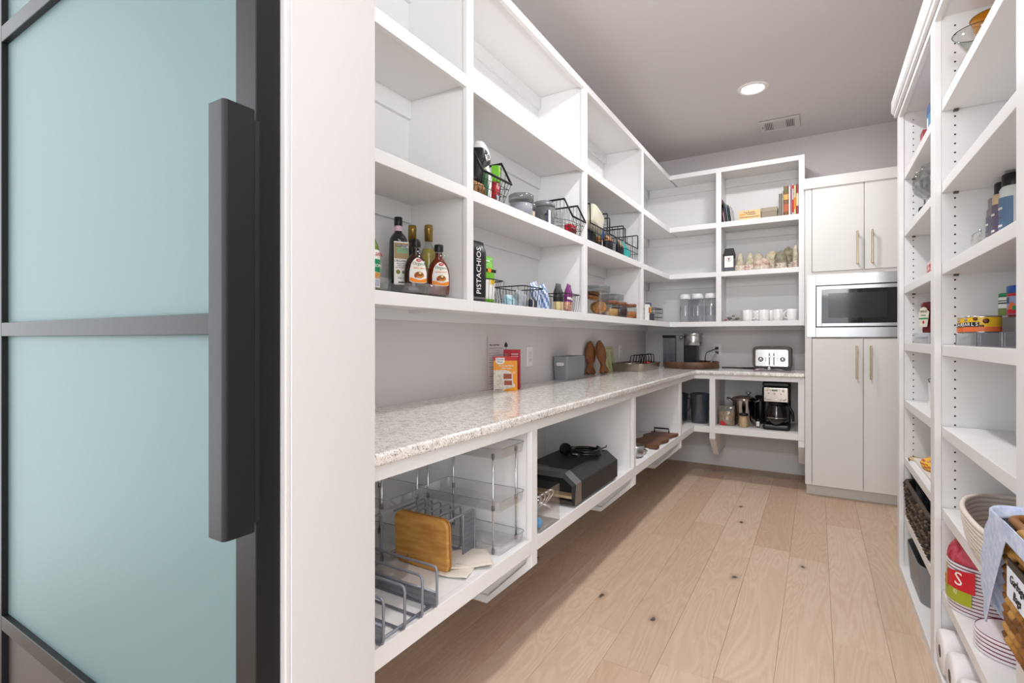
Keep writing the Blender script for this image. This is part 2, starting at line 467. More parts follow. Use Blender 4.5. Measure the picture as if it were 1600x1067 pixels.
for i, (y0, y1) in enumerate(lb):
    pass
    wbox(LB, 'face_rail', WHITE, XC - 0.02, XC, y0, y1 if i < 3 else 4.56, ZB0, ZB1, bevel=BV)
    wbox(LB, 'face_rail', WHITE, XC - 0.02, XC, y0, y1 if i < 3 else 4.56, ZTB, ZTT, bevel=BV)
    wbox(LB, 'shelf_board', WHITE, -1.48, XC - (0.02 if i < 3 else 0.0005), y0 - 0.008, y1 + 0.008 if i < 3 else 5.14, ZB0 + 0.02, ZB1 - (0 if i < 3 else 0.0004))
    wbox(LB, 'back_panel', WHITE, -1.498, -1.48, y0 - 0.03, y1 + 0.02 if i < 3 else 5.14, ZB0, ZTT)
    wbox(LB, 'top_board', WHITE, -1.48, XC - (0.02 if i < 3 else 0.0005), y0 - 0.008, y1 + 0.008 if i < 3 else 5.14, ZTT - 0.015, ZTT)

# ------------------------------------------------------------------ open base cabinet, back run
BB = thing('base_cabinet', 'short white open base cabinet on the back wall beside the tall cabinet', 'cabinet', (-0.5, 4.85, 0.403))
YC = 4.56
for x0, x1 in ((-0.781, -0.735), (-0.126, -0.081)):
    wbox(BB, 'post', WHITE, x0, x1, YC, YC + 0.02, 0.4035, ZTT, bevel=BV)
    c = (x0 + x1) / 2
    wbox(BB, 'side_panel', WHITE, c - 0.013, c + 0.013, YC + 0.02, 5.14, ZB0 + 0.01, ZTT)
    b = pb(BB)
    b.prism([(YC, 0.353), (YC, 0.403), (5.146, 0.403), (5.146, 0.186), (YC + 0.19, 0.186)], x0, x1, 'x')
    wbuild(b, 'bracket', WHITE, BB, bevel=BV)
for x0, x1, a0, a1 in ((XC, -0.781, XC, -0.773), (-0.735, -0.126, -0.743, -0.117)):
    wbox(BB, 'face_rail', WHITE, x0, x1, YC, YC + 0.02, ZB0, ZB1, bevel=BV)
    wbox(BB, 'face_rail', WHITE, x0, x1, YC, YC + 0.02, ZTB, ZTT, bevel=BV)
    wbox(BB, 'shelf_board', WHITE, a0, a1, YC + 0.02, 5.14, ZB0 + 0.02, ZB1)
    wbox(BB, 'back_panel', WHITE, a0, a1, 5.14, 5.16, ZB0, ZTT)
    wbox(BB, 'top_board', WHITE, a0, a1, YC + 0.02, 5.14, ZTT - 0.015, ZTT)

# ------------------------------------------------------------------ granite worktop
def granite():
    m = bpy.data.materials.new('granite'); m.use_nodes = True
    nt = m.node_tree; b = nt.nodes['Principled BSDF']; L = nt.links; N = nt.nodes.new
    tc = N('ShaderNodeNewGeometry')
    base = N('ShaderNodeTexNoise'); base.inputs['Scale'].default_value = 45; base.inputs['Detail'].default_value = 5
    L.new(tc.outputs['Position'], base.inputs['Vector'])
    r0 = N('ShaderNodeValToRGB'); e = r0.color_ramp.elements
    e[0].position = 0.33; e[0].color = lin('#cdc8c1'); e[1].position = 0.62; e[1].color = lin('#f4f2ef')
    x = e.new(0.46); x.color = lin('#e9e5df')
    L.new(base.outputs['Fac'], r0.inputs['Fac'])
    prev = r0.outputs[0]
    for sc, lo, hi, thr, colr in ((230, 0.12, 0.22, 0.78, '#6a6764'), (120, 0.10, 0.20, 0.86, '#8f8a83'), (330, 0.16, 0.30, 0.66, '#d3cabb'), (150, 0.10, 0.16, 0.86, '#2a292e')):
        vo = N('ShaderNodeTexVoronoi'); vo.inputs['Scale'].default_value = sc
        nz = N('ShaderNodeTexNoise'); nz.inputs['Scale'].default_value = sc * 0.9
        L.new(tc.outputs['Position'], nz.inputs['Vector'])
        ad = N('ShaderNodeMixRGB'); ad.blend_type = 'ADD'; ad.inputs[0].default_value = 0.006
        L.new(tc.outputs['Position'], ad.inputs[1]); L.new(nz.outputs['Color'], ad.inputs[2])
        L.new(ad.outputs[0], vo.inputs['Vector'])
        s = N('ShaderNodeSeparateColor'); L.new(vo.outputs['Color'], s.inputs[0])
        g = N('ShaderNodeMath'); g.operation = 'GREATER_THAN'; g.inputs[1].default_value = thr
        L.new(s.outputs[0], g.inputs[0])
        mr = N('ShaderNodeMapRange'); mr.inputs[1].default_value = hi * 2.2; mr.inputs[2].default_value = lo * 2.2
        L.new(vo.outputs['Distance'], mr.inputs[0])
        k = N('ShaderNodeMath'); k.operation = 'MULTIPLY'
        L.new(g.outputs[0], k.inputs[0]); L.new(mr.outputs[0], k.inputs[1])
        mx = N('ShaderNodeMixRGB'); mx.inputs[2].default_value = lin(colr)
        L.new(k.outputs[0], mx.inputs[0]); L.new(prev, mx.inputs[1]); prev = mx.outputs[0]
    L.new(prev, b.inputs['Base Color'])
    b.inputs['Roughness'].default_value = 0.09
    b.inputs['Specular IOR Level'].default_value = 0.6
    return m
GRANITE = granite()
ZTOP = 0.928
WT = MB()
WT.prism([(-1.499, 0.69), (-0.885, 0.69), (-0.885, 4.54), (-0.08, 4.54), (-0.08, 5.16), (-1.499, 5.16)], ZTT + 0.0005, ZTOP, 'z')
wt = WT.build('worktop', GRANITE, bevel=0.008, seg=3)
tag(wt, 'white speckled granite worktop running along the left and back walls', 'worktop')

# ------------------------------------------------------------------ tall cabinet with doors
TC = thing('tall_cabinet', 'tall white cabinet with flush doors and brass pulls at the back right', 'cabinet', (0.33, 4.85, 0.0))
wbuild(pb(TC).box(-0.078, -0.058, 4.52, 5.16, 0.088, 2.36).box(0.70, 0.72, 4.52, 5.16, 0.088, 2.36)
       .box(-0.058, 0.70, 5.14, 5.16, 0.088, 2.36).box(-0.058, 0.70, 4.53, 5.14, 0.088, 0.108).box(-0.058, 0.70, 4.53, 5.14, 2.34, 2.36)
       .box(-0.058, 0.70, 4.53, 5.14, 1.19, 1.208).box(-0.058, 0.70, 4.53, 5.14, 1.684, 1.702), 'carcass', CREAM, TC)
wbox(TC, 'face_stile', CREAM, -0.078, -0.034, 4.5005, 4.52, 0.088, 2.36, bevel=0.001)
wbox(TC, 'face_rail', CREAM, -0.034, 0.70, 4.506, 4.52, 1.680, 1.704)
wbox(TC, 'toe_kick', CREAM, -0.07, 0.72, 4.572, 4.59, 0.0, 0.088)
b = pb(TC)
b.prism([(4.488, 2.338), (4.482, 2.416), (5.16, 2.416), (5.16, 2.36), (4.52, 2.36), (4.52, 2.338)], -0.088, 0.73, 'x')
wbuild(b, 'crown', CREAM, TC, bevel=0.002)
BRASS = mat('brushed_brass', '#a5967c', 0.35, 1.0)
def cab_door(x0, x1, z0, z1, hx, hz0, hz1):
    d = wbox(TC, 'door', CREAM, x0, x1, 4.498, 4.519, z0, z1, bevel=0.0015)
    o = TC.location
    h = MB().box(hx - o.x - 0.006, hx - o.x + 0.006, 4.463 - o.y, 4.475 - o.y, hz0, hz1).build('handle', BRASS, d, bevel=0.0025)
    MB().box(hx - o.x - 0.005, hx - o.x + 0.005, 4.474 - o.y, 4.4985 - o.y, hz0 + 0.012, hz0 + 0.022).build('handle_post', BRASS, d)
    MB().box(hx - o.x - 0.005, hx - o.x + 0.005, 4.474 - o.y, 4.4985 - o.y, hz1 - 0.022, hz1 - 0.012).build('handle_post', BRASS, d)
cab_door(-0.031, 0.2935, 1.705, 2.345, 0.252, 1.742, 1.985)
cab_door(0.2965, 0.621, 1.705, 2.345, 0.342, 1.742, 1.985)
cab_door(-0.031, 0.2885, 0.088, 1.197, 0.249, 0.905, 1.148)
cab_door(0.2915, 0.621, 0.088, 1.197, 0.333, 0.905, 1.148)

# ------------------------------------------------------------------ right hand shelving
RU = thing('shelf_tower', 'tall white shelf wall with adjustable shelves and peg holes on the right', 'shelving', (0.56, 2.0, 0.0))
XR0 = 0.365
rposts = [(0.69, 0.76), (1.405, 1.488), (2.372, 2.442), (3.292, 3.362)]
ZRT = 2.36
for y0, y1 in rposts:
    wbox(RU, 'post', WHITE, XR0, XR0 + 0.02, y0, y1, 0.0, 2.44, bevel=BV)
    c = (y0 + y1) / 2
    a, b_ = (c - 0.028, c + 0.028) if y1 < 3.3 else (y0 + 0.006, y1)
    wbox(RU, 'side_panel', WHITE, XR0 + 0.02, 0.755, a, b_, 0.0, 2.44)
rb = [(0.76, 1.405), (1.488, 2.372), (2.442, 3.292)]
zs = [2.018, 1.724, 1.430, 1.138, 0.845, 0.552, 0.256]
for bi, (y0, y1) in enumerate(rb):
    wbox(RU, 'face_rail', WHITE, XR0, XR0 + 0.02, y0, y1, 2.345, 2.44, bevel=BV)
    wbox(RU, 'top_board', WHITE, XR0 + 0.02, 0.755, y0 - 0.006, y1 + 0.006, 2.36, 2.38)
    wbox(RU, 'back_panel', WHITE, 0.755, 0.775, y0 - 0.02, y1 + 0.02, 0.0, 2.44)
    for z in zs:
        wbox(RU, 'shelf', WHITE, XR0 + 0.022, 0.752, y0 - 0.004, y1 + 0.004, z, z + 0.038, bevel=BV)
    wbox(RU, 'bottom_board', WHITE, XR0 + 0.001, 0.755, y0 - 0.006, y1 + 0.006, 0.0, 0.034, bevel=BV)
b = pb(RU)
b.prism([(0.340, 2.458), (0.365, 2.458), (0.365, 2.372), (0.352, 2.372), (0.352, 2.385), (0.346, 2.39), (0.340, 2.40)], 0.67, 3.375, 'y')
wbuild(b, 'crown', WHITE, RU, bevel=0.001)
HOLE = mat('peg_hole_shadow', '#2a2928', 0.9)
for ys in (2.3787, 3.2977):
    b = pb(RU)
    z = 0.11
    while z < 2.33:
        if not any(q - 0.004 < z < q + 0.042 for q in zs):
            b.lathe([(0.0001, 0.0), (0.0032, 0.0)], 10, (0, 0, 0), cap=False)
            n = 20
            for i in range(n):
                x, y, zz = b.v[-n + i]
                b.v[-n + i] = (0.424 + x, ys - 0.0 - zz, z + y)
        z += 0.0325
    o = wbuild(b, 'peg_holes', HOLE, RU); o['kind'] = 'stuff'
PIN = mat('shelf_pin', '#5b554e', 0.4, 0.6)
for ys in (2.366, 3.285):
    for z in zs[:3]:
        wbox(RU, 'shelf_pin', PIN, 0.419, 0.432, ys - 0.002, ys + 0.014, z - 0.007, z - 0.0005)

# ------------------------------------------------------------------ ceiling fixtures
DL = mat('downlight_lens', '#fff4e6', 0.5, emit='#fff1de', emit_s=9.0)
TRIMW = mat('downlight_trim', '#efedea', 0.5)
def downlight(y, label):
    r = thing('recessed_light', label, 'light', (-0.39, y, ZC))
    MB().lathe([(0.072, -0.004), (0.080, -0.011), (0.098, -0.007), (0.101, -0.0005)], 40, cap=False).build('trim_ring', TRIMW, r)
    MB().lathe([(0.0001, -0.0045), (0.073, -0.0045)], 40, cap=False).build('lens', DL, r, rot=(PI, 0, 0), loc=(0, 0, -0.009))
    return r
downlight(3.97, 'round white recessed ceiling light, lit, in view near the air vent')
downlight(2.30, 'round white recessed ceiling light above the near shelves, out of the frame')
VENT = mat('vent_white', '#d3cfcd', 0.5)
VDARK = mat('vent_gap', '#6e6d72', 0.7)
vt = thing('air_vent', 'white rectangular ceiling air vent with three louvre sections', 'vent', (-0.265, 4.74, ZC))
MB().box(-0.146, 0.146, -0.126, 0.126, -0.004, -0.0005).build('backing', VDARK, vt)
fr = MB().box(-0.146, 0.146, -0.126, -0.088, -0.012, -0.004).box(-0.146, 0.146, 0.088, 0.126, -0.012, -0.004)
for x0, x1 in ((-0.146, -0.108), (-0.046, -0.036), (0.036, 0.046), (0.108, 0.146)): fr.box(x0, x1, -0.088, 0.088, -0.012, -0.004)
fr.build('frame', VENT, vt, bevel=0.0015)
for x0 in (-0.105, 0.049):
    for i in range(5):
        xx = x0 + i * 0.0125
        MB().box(xx, xx + 0.005, -0.088, 0.088, -0.0105, -0.004).build('slat', VENT, vt)
for i in range(11):
    yy = -0.083 + i * 0.0155
    MB().box(-0.036, 0.036, yy, yy + 0.008, -0.0105, -0.004).build('slat', VENT, vt)
MB().box(-0.126, -0.118, -0.02, 0.0, -0.018, -0.012).build('damper_lever', mat('lever', '#8b8886', 0.4, 0.6), vt)
# ------------------------------------------------------------------ item helpers (front of an item is its -y side)
def see_through(name, tint='#ffffff', g0=0.05, rough=0.03, dens=0.0, dcol='#888888'):
    """thin clear plastic or glass: transparent with a glossy coat that grows at grazing angles"""
    m = bpy.data.materials.new(name); m.use_nodes = True
    nt = m.node_tree; N = nt.nodes.new; L = nt.links
    nt.nodes.remove(nt.nodes['Principled BSDF'])
    out = nt.nodes['Material Output']
    tr = N('ShaderNodeBsdfTransparent'); tr.inputs[0].default_value = lin(tint)
    gl = N('ShaderNodeBsdfGlossy'); gl.inputs['Roughness'].default_value = rough
    df = N('ShaderNodeBsdfDiffuse'); df.inputs[0].default_value = lin(dcol)
    m0 = N('ShaderNodeMixShader'); m0.inputs[0].default_value = dens
    L.new(tr.outputs[0], m0.inputs[1]); L.new(df.outputs[0], m0.inputs[2])
    lw = N('ShaderNodeLayerWeight'); lw.inputs['Blend'].default_value = 0.35
    mr = N('ShaderNodeMapRange'); mr.inputs[3].default_value = g0; mr.inputs[4].default_value = 0.26
    L.new(lw.outputs['Fresnel'], mr.inputs[0])
    mx = N('ShaderNodeMixShader')
    L.new(mr.outputs[0], mx.inputs[0]); L.new(m0.outputs[0], mx.inputs[1]); L.new(gl.outputs[0], mx.inputs[2])
    L.new(mx.outputs[0], out.inputs['Surface'])
    return m
ACRYL = see_through('thin_acrylic', '#fcfcfc', 0.02)
ACRYL_D = see_through('smoky_acrylic', '#fdfdfd', 0.02, 0.05, 0.006, '#d4d6d9')
CGLASS = see_through('thin_glass', '#f5f7f6', 0.04, 0.01)
SMOKE = see_through('smoky_plastic', '#c3c5c9', 0.05, 0.1, 0.20, '#8f9299')
FILM = see_through('clear_film', '#e6e4e0', 0.10, 0.18, 0.22, '#cfcac4')
BROWN_G = mat('brown_glass', '#2c0f07', 0.06, coat=0.5)
AMBER_G = mat('amber_syrup', '#6a2207', 0.06, coat=0.5)
DARK_G = mat('dark_glass', '#141312', 0.07, coat=0.6)
GOLD = mat('gold_foil', '#a98a4d', 0.35, 0.9)
PAPERW = mat('white_label', '#efece6', 0.6)
INK = mat('black_ink', '#1c1b1b', 0.6)
GREYINK = mat('grey_ink', '#6a6867', 0.6)
WHT_INK = mat('white_ink', '#f4f2ee', 0.6)
RED = mat('red_print', '#c22430', 0.5)
ORANGE = mat('orange_print', '#f08a1c', 0.5)
GREEN = mat('green_print', '#1d8a58', 0.5)
LIME = mat('lime_print', '#6cb52d', 0.45)
YELLOW = mat('yellow_print', '#f0c326', 0.5)
BLUE = mat('blue_print', '#2f62ae', 0.5)
GREY_PL = mat('grey_plastic', '#7f8488', 0.5)
LWALL, BWALL, RWALL = PI / 2, 0.0, -PI / 2      # how an item turns its front away from each wall
FRONT = (PI / 2, 0, 0)                          # lettering on a front face

def single(mb, name, mats, label, cat, loc, rz=0.0, group=None, **k):
    o = mb.build(name, mats, None, loc, (0, 0, rz), **k)
    return tag(o, label, cat, group)
def pouch(w, d, h, n=24, m=12, top=0.04, exp=2.6, bot=0.85, pinch=0.62, mifn=None, seed=0, crumple=0.0, lean=0.0, taper=1.0, dome=1.0):
    """filled bag: full in the middle, pinched flat at its top seam"""
    rr = random.Random(seed)
    ph = [rr.uniform(0, 6.28) for _ in range(6)]
    b = MB(); vs = []; mi = []
    for j in range(m + 1):
        v = j / m
        if v < pinch: dd = bot + (1 - bot) * math.sin(min(1, v / 0.3) * PI / 2)
        else:
            t = (v - pinch) / (1 - pinch); dd = top + (1 - top) * (0.5 + 0.5 * math.cos(t * PI))
        ww = 1 + (taper - 1) * v
        if v > dome:
            q = math.sqrt(max(0.0, 1 - ((v - dome) / (1.0001 - dome)) ** 2)); ww *= max(0.06, q); dd *= max(0.06, q)
        for i in range(n):
            a = 2 * PI * i / n
            ca, sa = math.cos(a), math.sin(a)
            x = w / 2 * ww * math.copysign(abs(ca) ** (2 / exp), ca)
            y = d / 2 * dd * math.copysign(abs(sa) ** (2 / exp), sa)
            k = 1 + crumple * (math.sin(3 * a + ph[0] + 4 * v) * 0.5 + math.sin(7 * a + ph[1] + 9 * v) * 0.3 + math.sin(11 * v + ph[2]) * 0.3)
            vs.append((x * k, y * k + lean * v * h, h * v + crumple * h * 0.15 * math.sin(2 * a + ph[3]) * v))
    fs = []
    for j in range(m):
        for i in range(n):
            fs.append((j * n + i, j * n + (i + 1) % n, (j + 1) * n + (i + 1) % n, (j + 1) * n + i))
    k0 = len(fs)
    fs.append(tuple(range(n))[::-1]); fs.append(tuple(m * n + i for i in range(n)))
    b.add(vs, fs, True)
    if mifn:
        for q in range(k0): b.m[q] = mifn((q % n) / n, (q // n + 0.5) / m)
    return b
def wire_basket(name, label, w, d, h, loc, rz, flare=0.02, dip=0.0, r_rim=0.0045, r_w=0.0016, step=0.024, hor=2, group=None, m=None, back=None):
    """w along the front, d front to back; dip lowers the front rim"""
    m = m or BLK_WIRE
    t = thing(name, label, 'basket', loc, rz, group)
    def top(x, y):            # rim point for a unit square position
        zz = h - dip * (0.5 - y) * 1.0 if y < 0.5 else h
        return (x * (w + 2 * flare), y * (d + 2 * flare), zz - (dip * 0.5 if y <= -0.49 else 0))
    def ring(hw, hd, z0, zf, r=0.02, n=4):
        out = []
        for (a, b_) in rrect(hw * 2, hd * 2, r, n):
            f = (b_ + hd) / (2 * hd)
            out.append((a, b_, zf + (z0 - zf) * min(1, max(0, f * 1.6 - 0.1))))
        return out
    W2, D2 = w / 2 + flare, d / 2 + flare
    rim = ring(W2, D2, h, h - dip)
    MB().tube(rim, r_rim, 8, True).build('rim', m, t)
    b = MB()
    base = [(p[0] * (w / 2) / W2, p[1] * (d / 2) / D2, r_w) for p in rim]
    b.tube(base, r_w * 1.3, 4, True)
    for k in range(1, hor + 1):
        f = k / (hor + 1)
        b.tube([(p[0] + (q[0] - p[0]) * f, p[1] + (q[1] - p[1]) * f, p[2] + (q[2] - p[2]) * f) for p, q in zip(base, rim)], r_w, 4, True)
    nx = max(2, int(w / step)); ny = max(2, int(d / step))
    def col(fx, fy):
        zt = h if fy > 0 else h - dip
        if abs(fx) == 1:
            f = (fy + 1) / 2; zt = (h - dip) + dip * min(1, max(0, f * 1.6 - 0.1))
        return (fx * w / 2, fy * d / 2, r_w), (fx * W2, fy * D2, zt)
    for i in range(nx + 1):
        fx = -0.96 + 1.92 * i / nx
        p0, q0 = col(fx, -1); p1, q1 = col(fx, 1)
        b.tube([q0, p0, p1, q1], r_w, 4)
    for i in range(1, ny):
        fy = -1 + 2 * i / ny
        p0, q0 = col(-1, fy); p1, q1 = col(1, fy)
        b.tube([q0, p0, p1, q1], r_w, 4)
    b.build('wire_mesh', m, t)
    return t
def lip_basket(name, label, w, d, h, lip, loc, rz, group=None, step=0.022):
    """wire basket with level side rims that drop to a low front lip"""
    t = thing(name, label, 'basket', loc, rz, group)
    yb, yf, yl = d / 2, -d / 2 + 0.05, -d / 2
    side = lambda x: [(x, yb, h), (x, yf, h), (x, yl, lip)]
    MB().tube(side(-w / 2) + side(w / 2)[::-1], 0.0055, 8, True).build('rim', BLK_WIRE, t)
    b = MB(); iw = w / 2 - 0.014
    b.tube([(-iw, yb - 0.012, 0.002), (-iw, yl + 0.03, 0.002), (iw, yl + 0.03, 0.002), (iw, yb - 0.012, 0.002)], 0.0018, 4, True)
    def rim_z(y): return h if y > yf else lip + (h - lip) * (y - yl) / (yf - yl)
    n = int(w / step)
    for i in range(n + 1):
        f = -1 + 2 * i / n
        b.tube([(f * w / 2, yl, lip), (f * iw, yl + 0.03, 0.002), (f * iw, yb - 0.012, 0.002), (f * w / 2, yb, h)], 0.0014, 4)
    n = int(d / step)
    for i in range(1, n):
        y = yl + 0.008 + (d - 0.012) * i / n; yi = max(yl + 0.03, min(yb - 0.012, y))
        for q in (-1, 1): b.tube([(q * w / 2, y, rim_z(y)), (q * iw, yi, 0.002)], 0.0014, 4)
    for k in (0.35, 0.7):
        b.tube([(-iw - 0.014 * k, yb, h * k), (-iw - 0.014 * k, yl + 0.03 * (1 - k), min(h * k, lip * k)), (iw + 0.014 * k, yl + 0.03 * (1 - k), min(h * k, lip * k)), (iw + 0.014 * k, yb, h * k)], 0.0014, 4, True)
    b.build('wire_mesh', BLK_WIRE, t)
    return t
def open_box(w, d, h, th=0.003, r=0.012, flare=0.0, n=4):
    """open-topped bin with rounded corners"""
    b = MB()
    o0 = rrect(w - 2 * flare, d - 2 * flare, r, n); o1 = rrect(w, d, r, n)
    i1 = rrect(w - 2 * th, d - 2 * th, max(0.001, r - th), n); i0 = rrect(w - 2 * flare - 2 * th, d - 2 * flare - 2 * th, max(0.001, r - th), n)
    N = len(o0)
    vs = [(x, y, 0) for x, y in o0] + [(x, y, h) for x, y in o1] + [(x, y, h) for x, y in i1] + [(x, y, th) for x, y in i0]
    fs = []
    for k in range(3):
        for i in range(N):
            fs.append((k * N + i, k * N + (i + 1) % N, (k + 1) * N + (i + 1) % N, (k + 1) * N + i))
    b.add(vs, fs, False)
    b.f.append(tuple(range(N))[::-1]); b.s.append(False); b.m.append(0)
    b.f.append(tuple(3 * N + i for i in range(N))); b.s.append(False); b.m.append(0)
    return b
def label_patch(r, sx, sy, a0, a1, outline, off=0.0006, n=14):
    """curved label on an (elliptical) bottle: outline(u)-> z0,z1 for u in 0..1 across the label"""
    b = MB(); vs = []
    for i in range(n + 1):
        u = i / n
        a = math.radians(-90 + a0 + (a1 - a0) * u)
        z0, z1 = outline(u)
        for k in range(7):
            z = z0 + (z1 - z0) * k / 6
            R = (r(z) if callable(r) else r) + off
            vs.append((R * sx * math.cos(a), R * sy * math.sin(a) - off, z))
    fs = [(i * 7 + k, (i + 1) * 7 + k, (i + 1) * 7 + k + 1, i * 7 + k + 1) for i in range(n) for k in range(6)]
    return b.add(vs, fs, True)
def interp(prof):
    def f(z):
        for (r0, z0), (r1, z1) in zip(prof[:-1], prof[1:]):
            if z0 <= z <= z1 and z1 > z0: return r0 + (r1 - r0) * (z - z0) / (z1 - z0)
        return prof[-1][0]
    return f
def carton(name, label, cat, w, d, h, m, loc, rz, group=None, bevel=0.0012):
    t = thing(name, label, cat, loc, rz, group)
    MB().box(-w / 2, w / 2, -d / 2, d / 2, 0, h).build('carton', m, t, bevel=bevel)
    return t
def panel(t, m, x0, x1, z0, z1, y, name='print_panel', e=0.0004):
    return MB().box(x0, x1, y - e, y + e, z0, z1).build(name, m, t)
def disc(t, m, x, z, rx, rz_, y, name='print_spot', n=20, e=0.0005):
    b = MB(); b.prism([(x + rx * math.cos(2 * PI * i / n), z + rz_ * math.sin(2 * PI * i / n)) for i in range(n)], y - e, y + e, 'y')
    return b.build(name, m, t)
# ------------------------------------------------------------------ A: bottles on turntables, first bay
ZS = ZU['C'][1]
def turntable(label, x, y):
    t = thing('turntable', label, 'turntable', (x, y, ZS), 0, 'clear turntables')
    R_ = 0.142
    MB().lathe([(0.06, 0.0), (0.075, 0.0), (0.075, 0.008), (0.06, 0.008)], 32).build('base', GREY_PL, t)
    MB().lathe([(0.002, 0.008), (R_ - 0.004, 0.008), (R_, 0.011), (R_ + 0.001, 0.044), (R_ - 0.003, 0.044), (R_ - 0.006, 0.013), (0.002, 0.012)], 56, cap=False).build('tray', ACRYL_D, t)
    return t
turntable('clear acrylic turntable carrying the dark vinegar and the two syrup bottles', -1.316, 1.452)
turntable('clear acrylic turntable at the near end, mostly hidden by the door jamb', -1.316, 1.150)
ZT = ZS + 0.0125
# tall black vinegar bottle (square section)
t = thing('vinegar_bottle', 'tall black bottle of balsamic vinegar with a white farm label', 'bottle', (-1.322, 1.396, ZT + 0.0), math.radians(62))
b = MB(); rows = []
for s_, z in ((0.058, 0.0), (0.066, 0.004), (0.066, 0.190), (0.062, 0.203), (0.048, 0.216), (0.030, 0.226), (0.0265, 0.232), (0.0255, 0.262)):
    e = min(0.5 * s_ - 0.001, 0.010 if z < 0.19 else s_ * 0.49)
    rows.append([(x, y, z) for x, y in rrect(s_, s_, e, 4)])
vs = [p for r in rows for p in r]; n = len(rows[0])
b.add(vs, [(j * n + i, j * n + (i + 1) % n, (j + 1) * n + (i + 1) % n, (j + 1) * n + i) for j in range(len(rows) - 1) for i in range(n)] + [tuple(range(n))[::-1], tuple((len(rows) - 1) * n + i for i in range(n))], True)
b.build('bottle_body', DARK_G, t)
MB().lathe([(0.0145, 0.250), (0.0150, 0.252), (0.0150, 0.281), (0.013, 0.283)], 20).build('cap', BLACK, t)
MB().lathe([(0.0138, 0.231), (0.0138, 0.251)], 20, cap=False).build('neck_seal', mat('pink_seal', '#d9b9c4', 0.6), t)
lb_ = panel(t, PAPERW, -0.027, 0.027, 0.032, 0.188, -0.0335, 'label')
for m_, x0, x1, z0, z1 in ((mat('farm_tan', '#a08862', 0.6), -0.026, 0.026, 0.126, 0.184), (mat('farm_green', '#7fa37a', 0.6), -0.018, 0.024, 0.146, 0.168), (mat('farm_sky', '#c9d4da', 0.6), 0.0, 0.025, 0.160, 0.174), (INK, -0.019, 0.019, 0.170, 0.178)):
    panel(lb_, m_, x0, x1, z0, z1, -0.0341 - 0.0001 * (z1 - z0 < 0.03) - (0.0003 if m_ is INK else 0), 'label_picture', 0.0002)
text('KIRKLAND', 0.0075, WHT_INK, lb_, (0, -0.0347, 0.174), FRONT)
text('ORGANIC', 0.0115, INK, lb_, (0, -0.0343, 0.118), FRONT)
text('BALSAMIC\nVINEGAR\nOF MODENA', 0.0075, GREYINK, lb_, (0, -0.0343, 0.101), FRONT)
text('500 ml', 0.009, GREYINK, lb_, (0, -0.0343, 0.056), FRONT)
panel(lb_, INK, -0.011, 0.011, 0.039, 0.043, -0.0341, 'label_print')
disc(lb_, mat('olive_seal', '#7d7a38', 0.6), -0.012, 0.078, 0.008, 0.008, -0.0341); disc(lb_, GREYINK, 0.010, 0.078, 0.008, 0.006, -0.0341)

def gold_bottle(label, x, y, mats, fill):
    t = thing('oil_bottle', label, 'bottle', (x, y, ZT), LWALL)
    prof = [(0.030, 0), (0.0335, 0.004), (0.0335, 0.150), (0.031, 0.172), (0.022, 0.192), (0.0145, 0.206), (0.0135, 0.240)]
    MB().lathe(prof, 26).build('bottle_body', mats, t)
    if fill:
        MB().lathe([(0.029, 0.003), (0.0318, 0.006), (0.0318, 0.150), (0.029, 0.172), (0.021, 0.190)], 26).build('oil', fill, t)
        b = MB(); b.prism([(-0.02, 0.085), (0.0, 0.062), (0.02, 0.085), (0.02, 0.115), (0.0, 0.135), (-0.02, 0.115)], -0.0355, -0.0345, 'y'); b.build('label', mat('cream_label', '#e8e0b8', 0.6), t)
        MB().tube([(0.0125, 0, 0.212), (0.024, -0.012, 0.188), (0.018, -0.026, 0.16)], 0.0007, 5).build('neck_string', GREYINK, t)
    MB().lathe([(0.0158, 0.222), (0.0158, 0.262), (0.0172, 0.264), (0.0172, 0.270), (0.0162, 0.272), (0.0162, 0.283), (0.014, 0.285)], 24).build('cap', GOLD, t)
    return t
gold_bottle('dark bottle with a gold foil cap behind the left syrup bottle', -1.377, 1.533, [DARK_G], None)
gold_bottle('clear bottle of pale yellow oil with a gold foil cap', -1.318, 1.562, [CGLASS], mat('yellow_oil', '#b9a54e', 0.15))

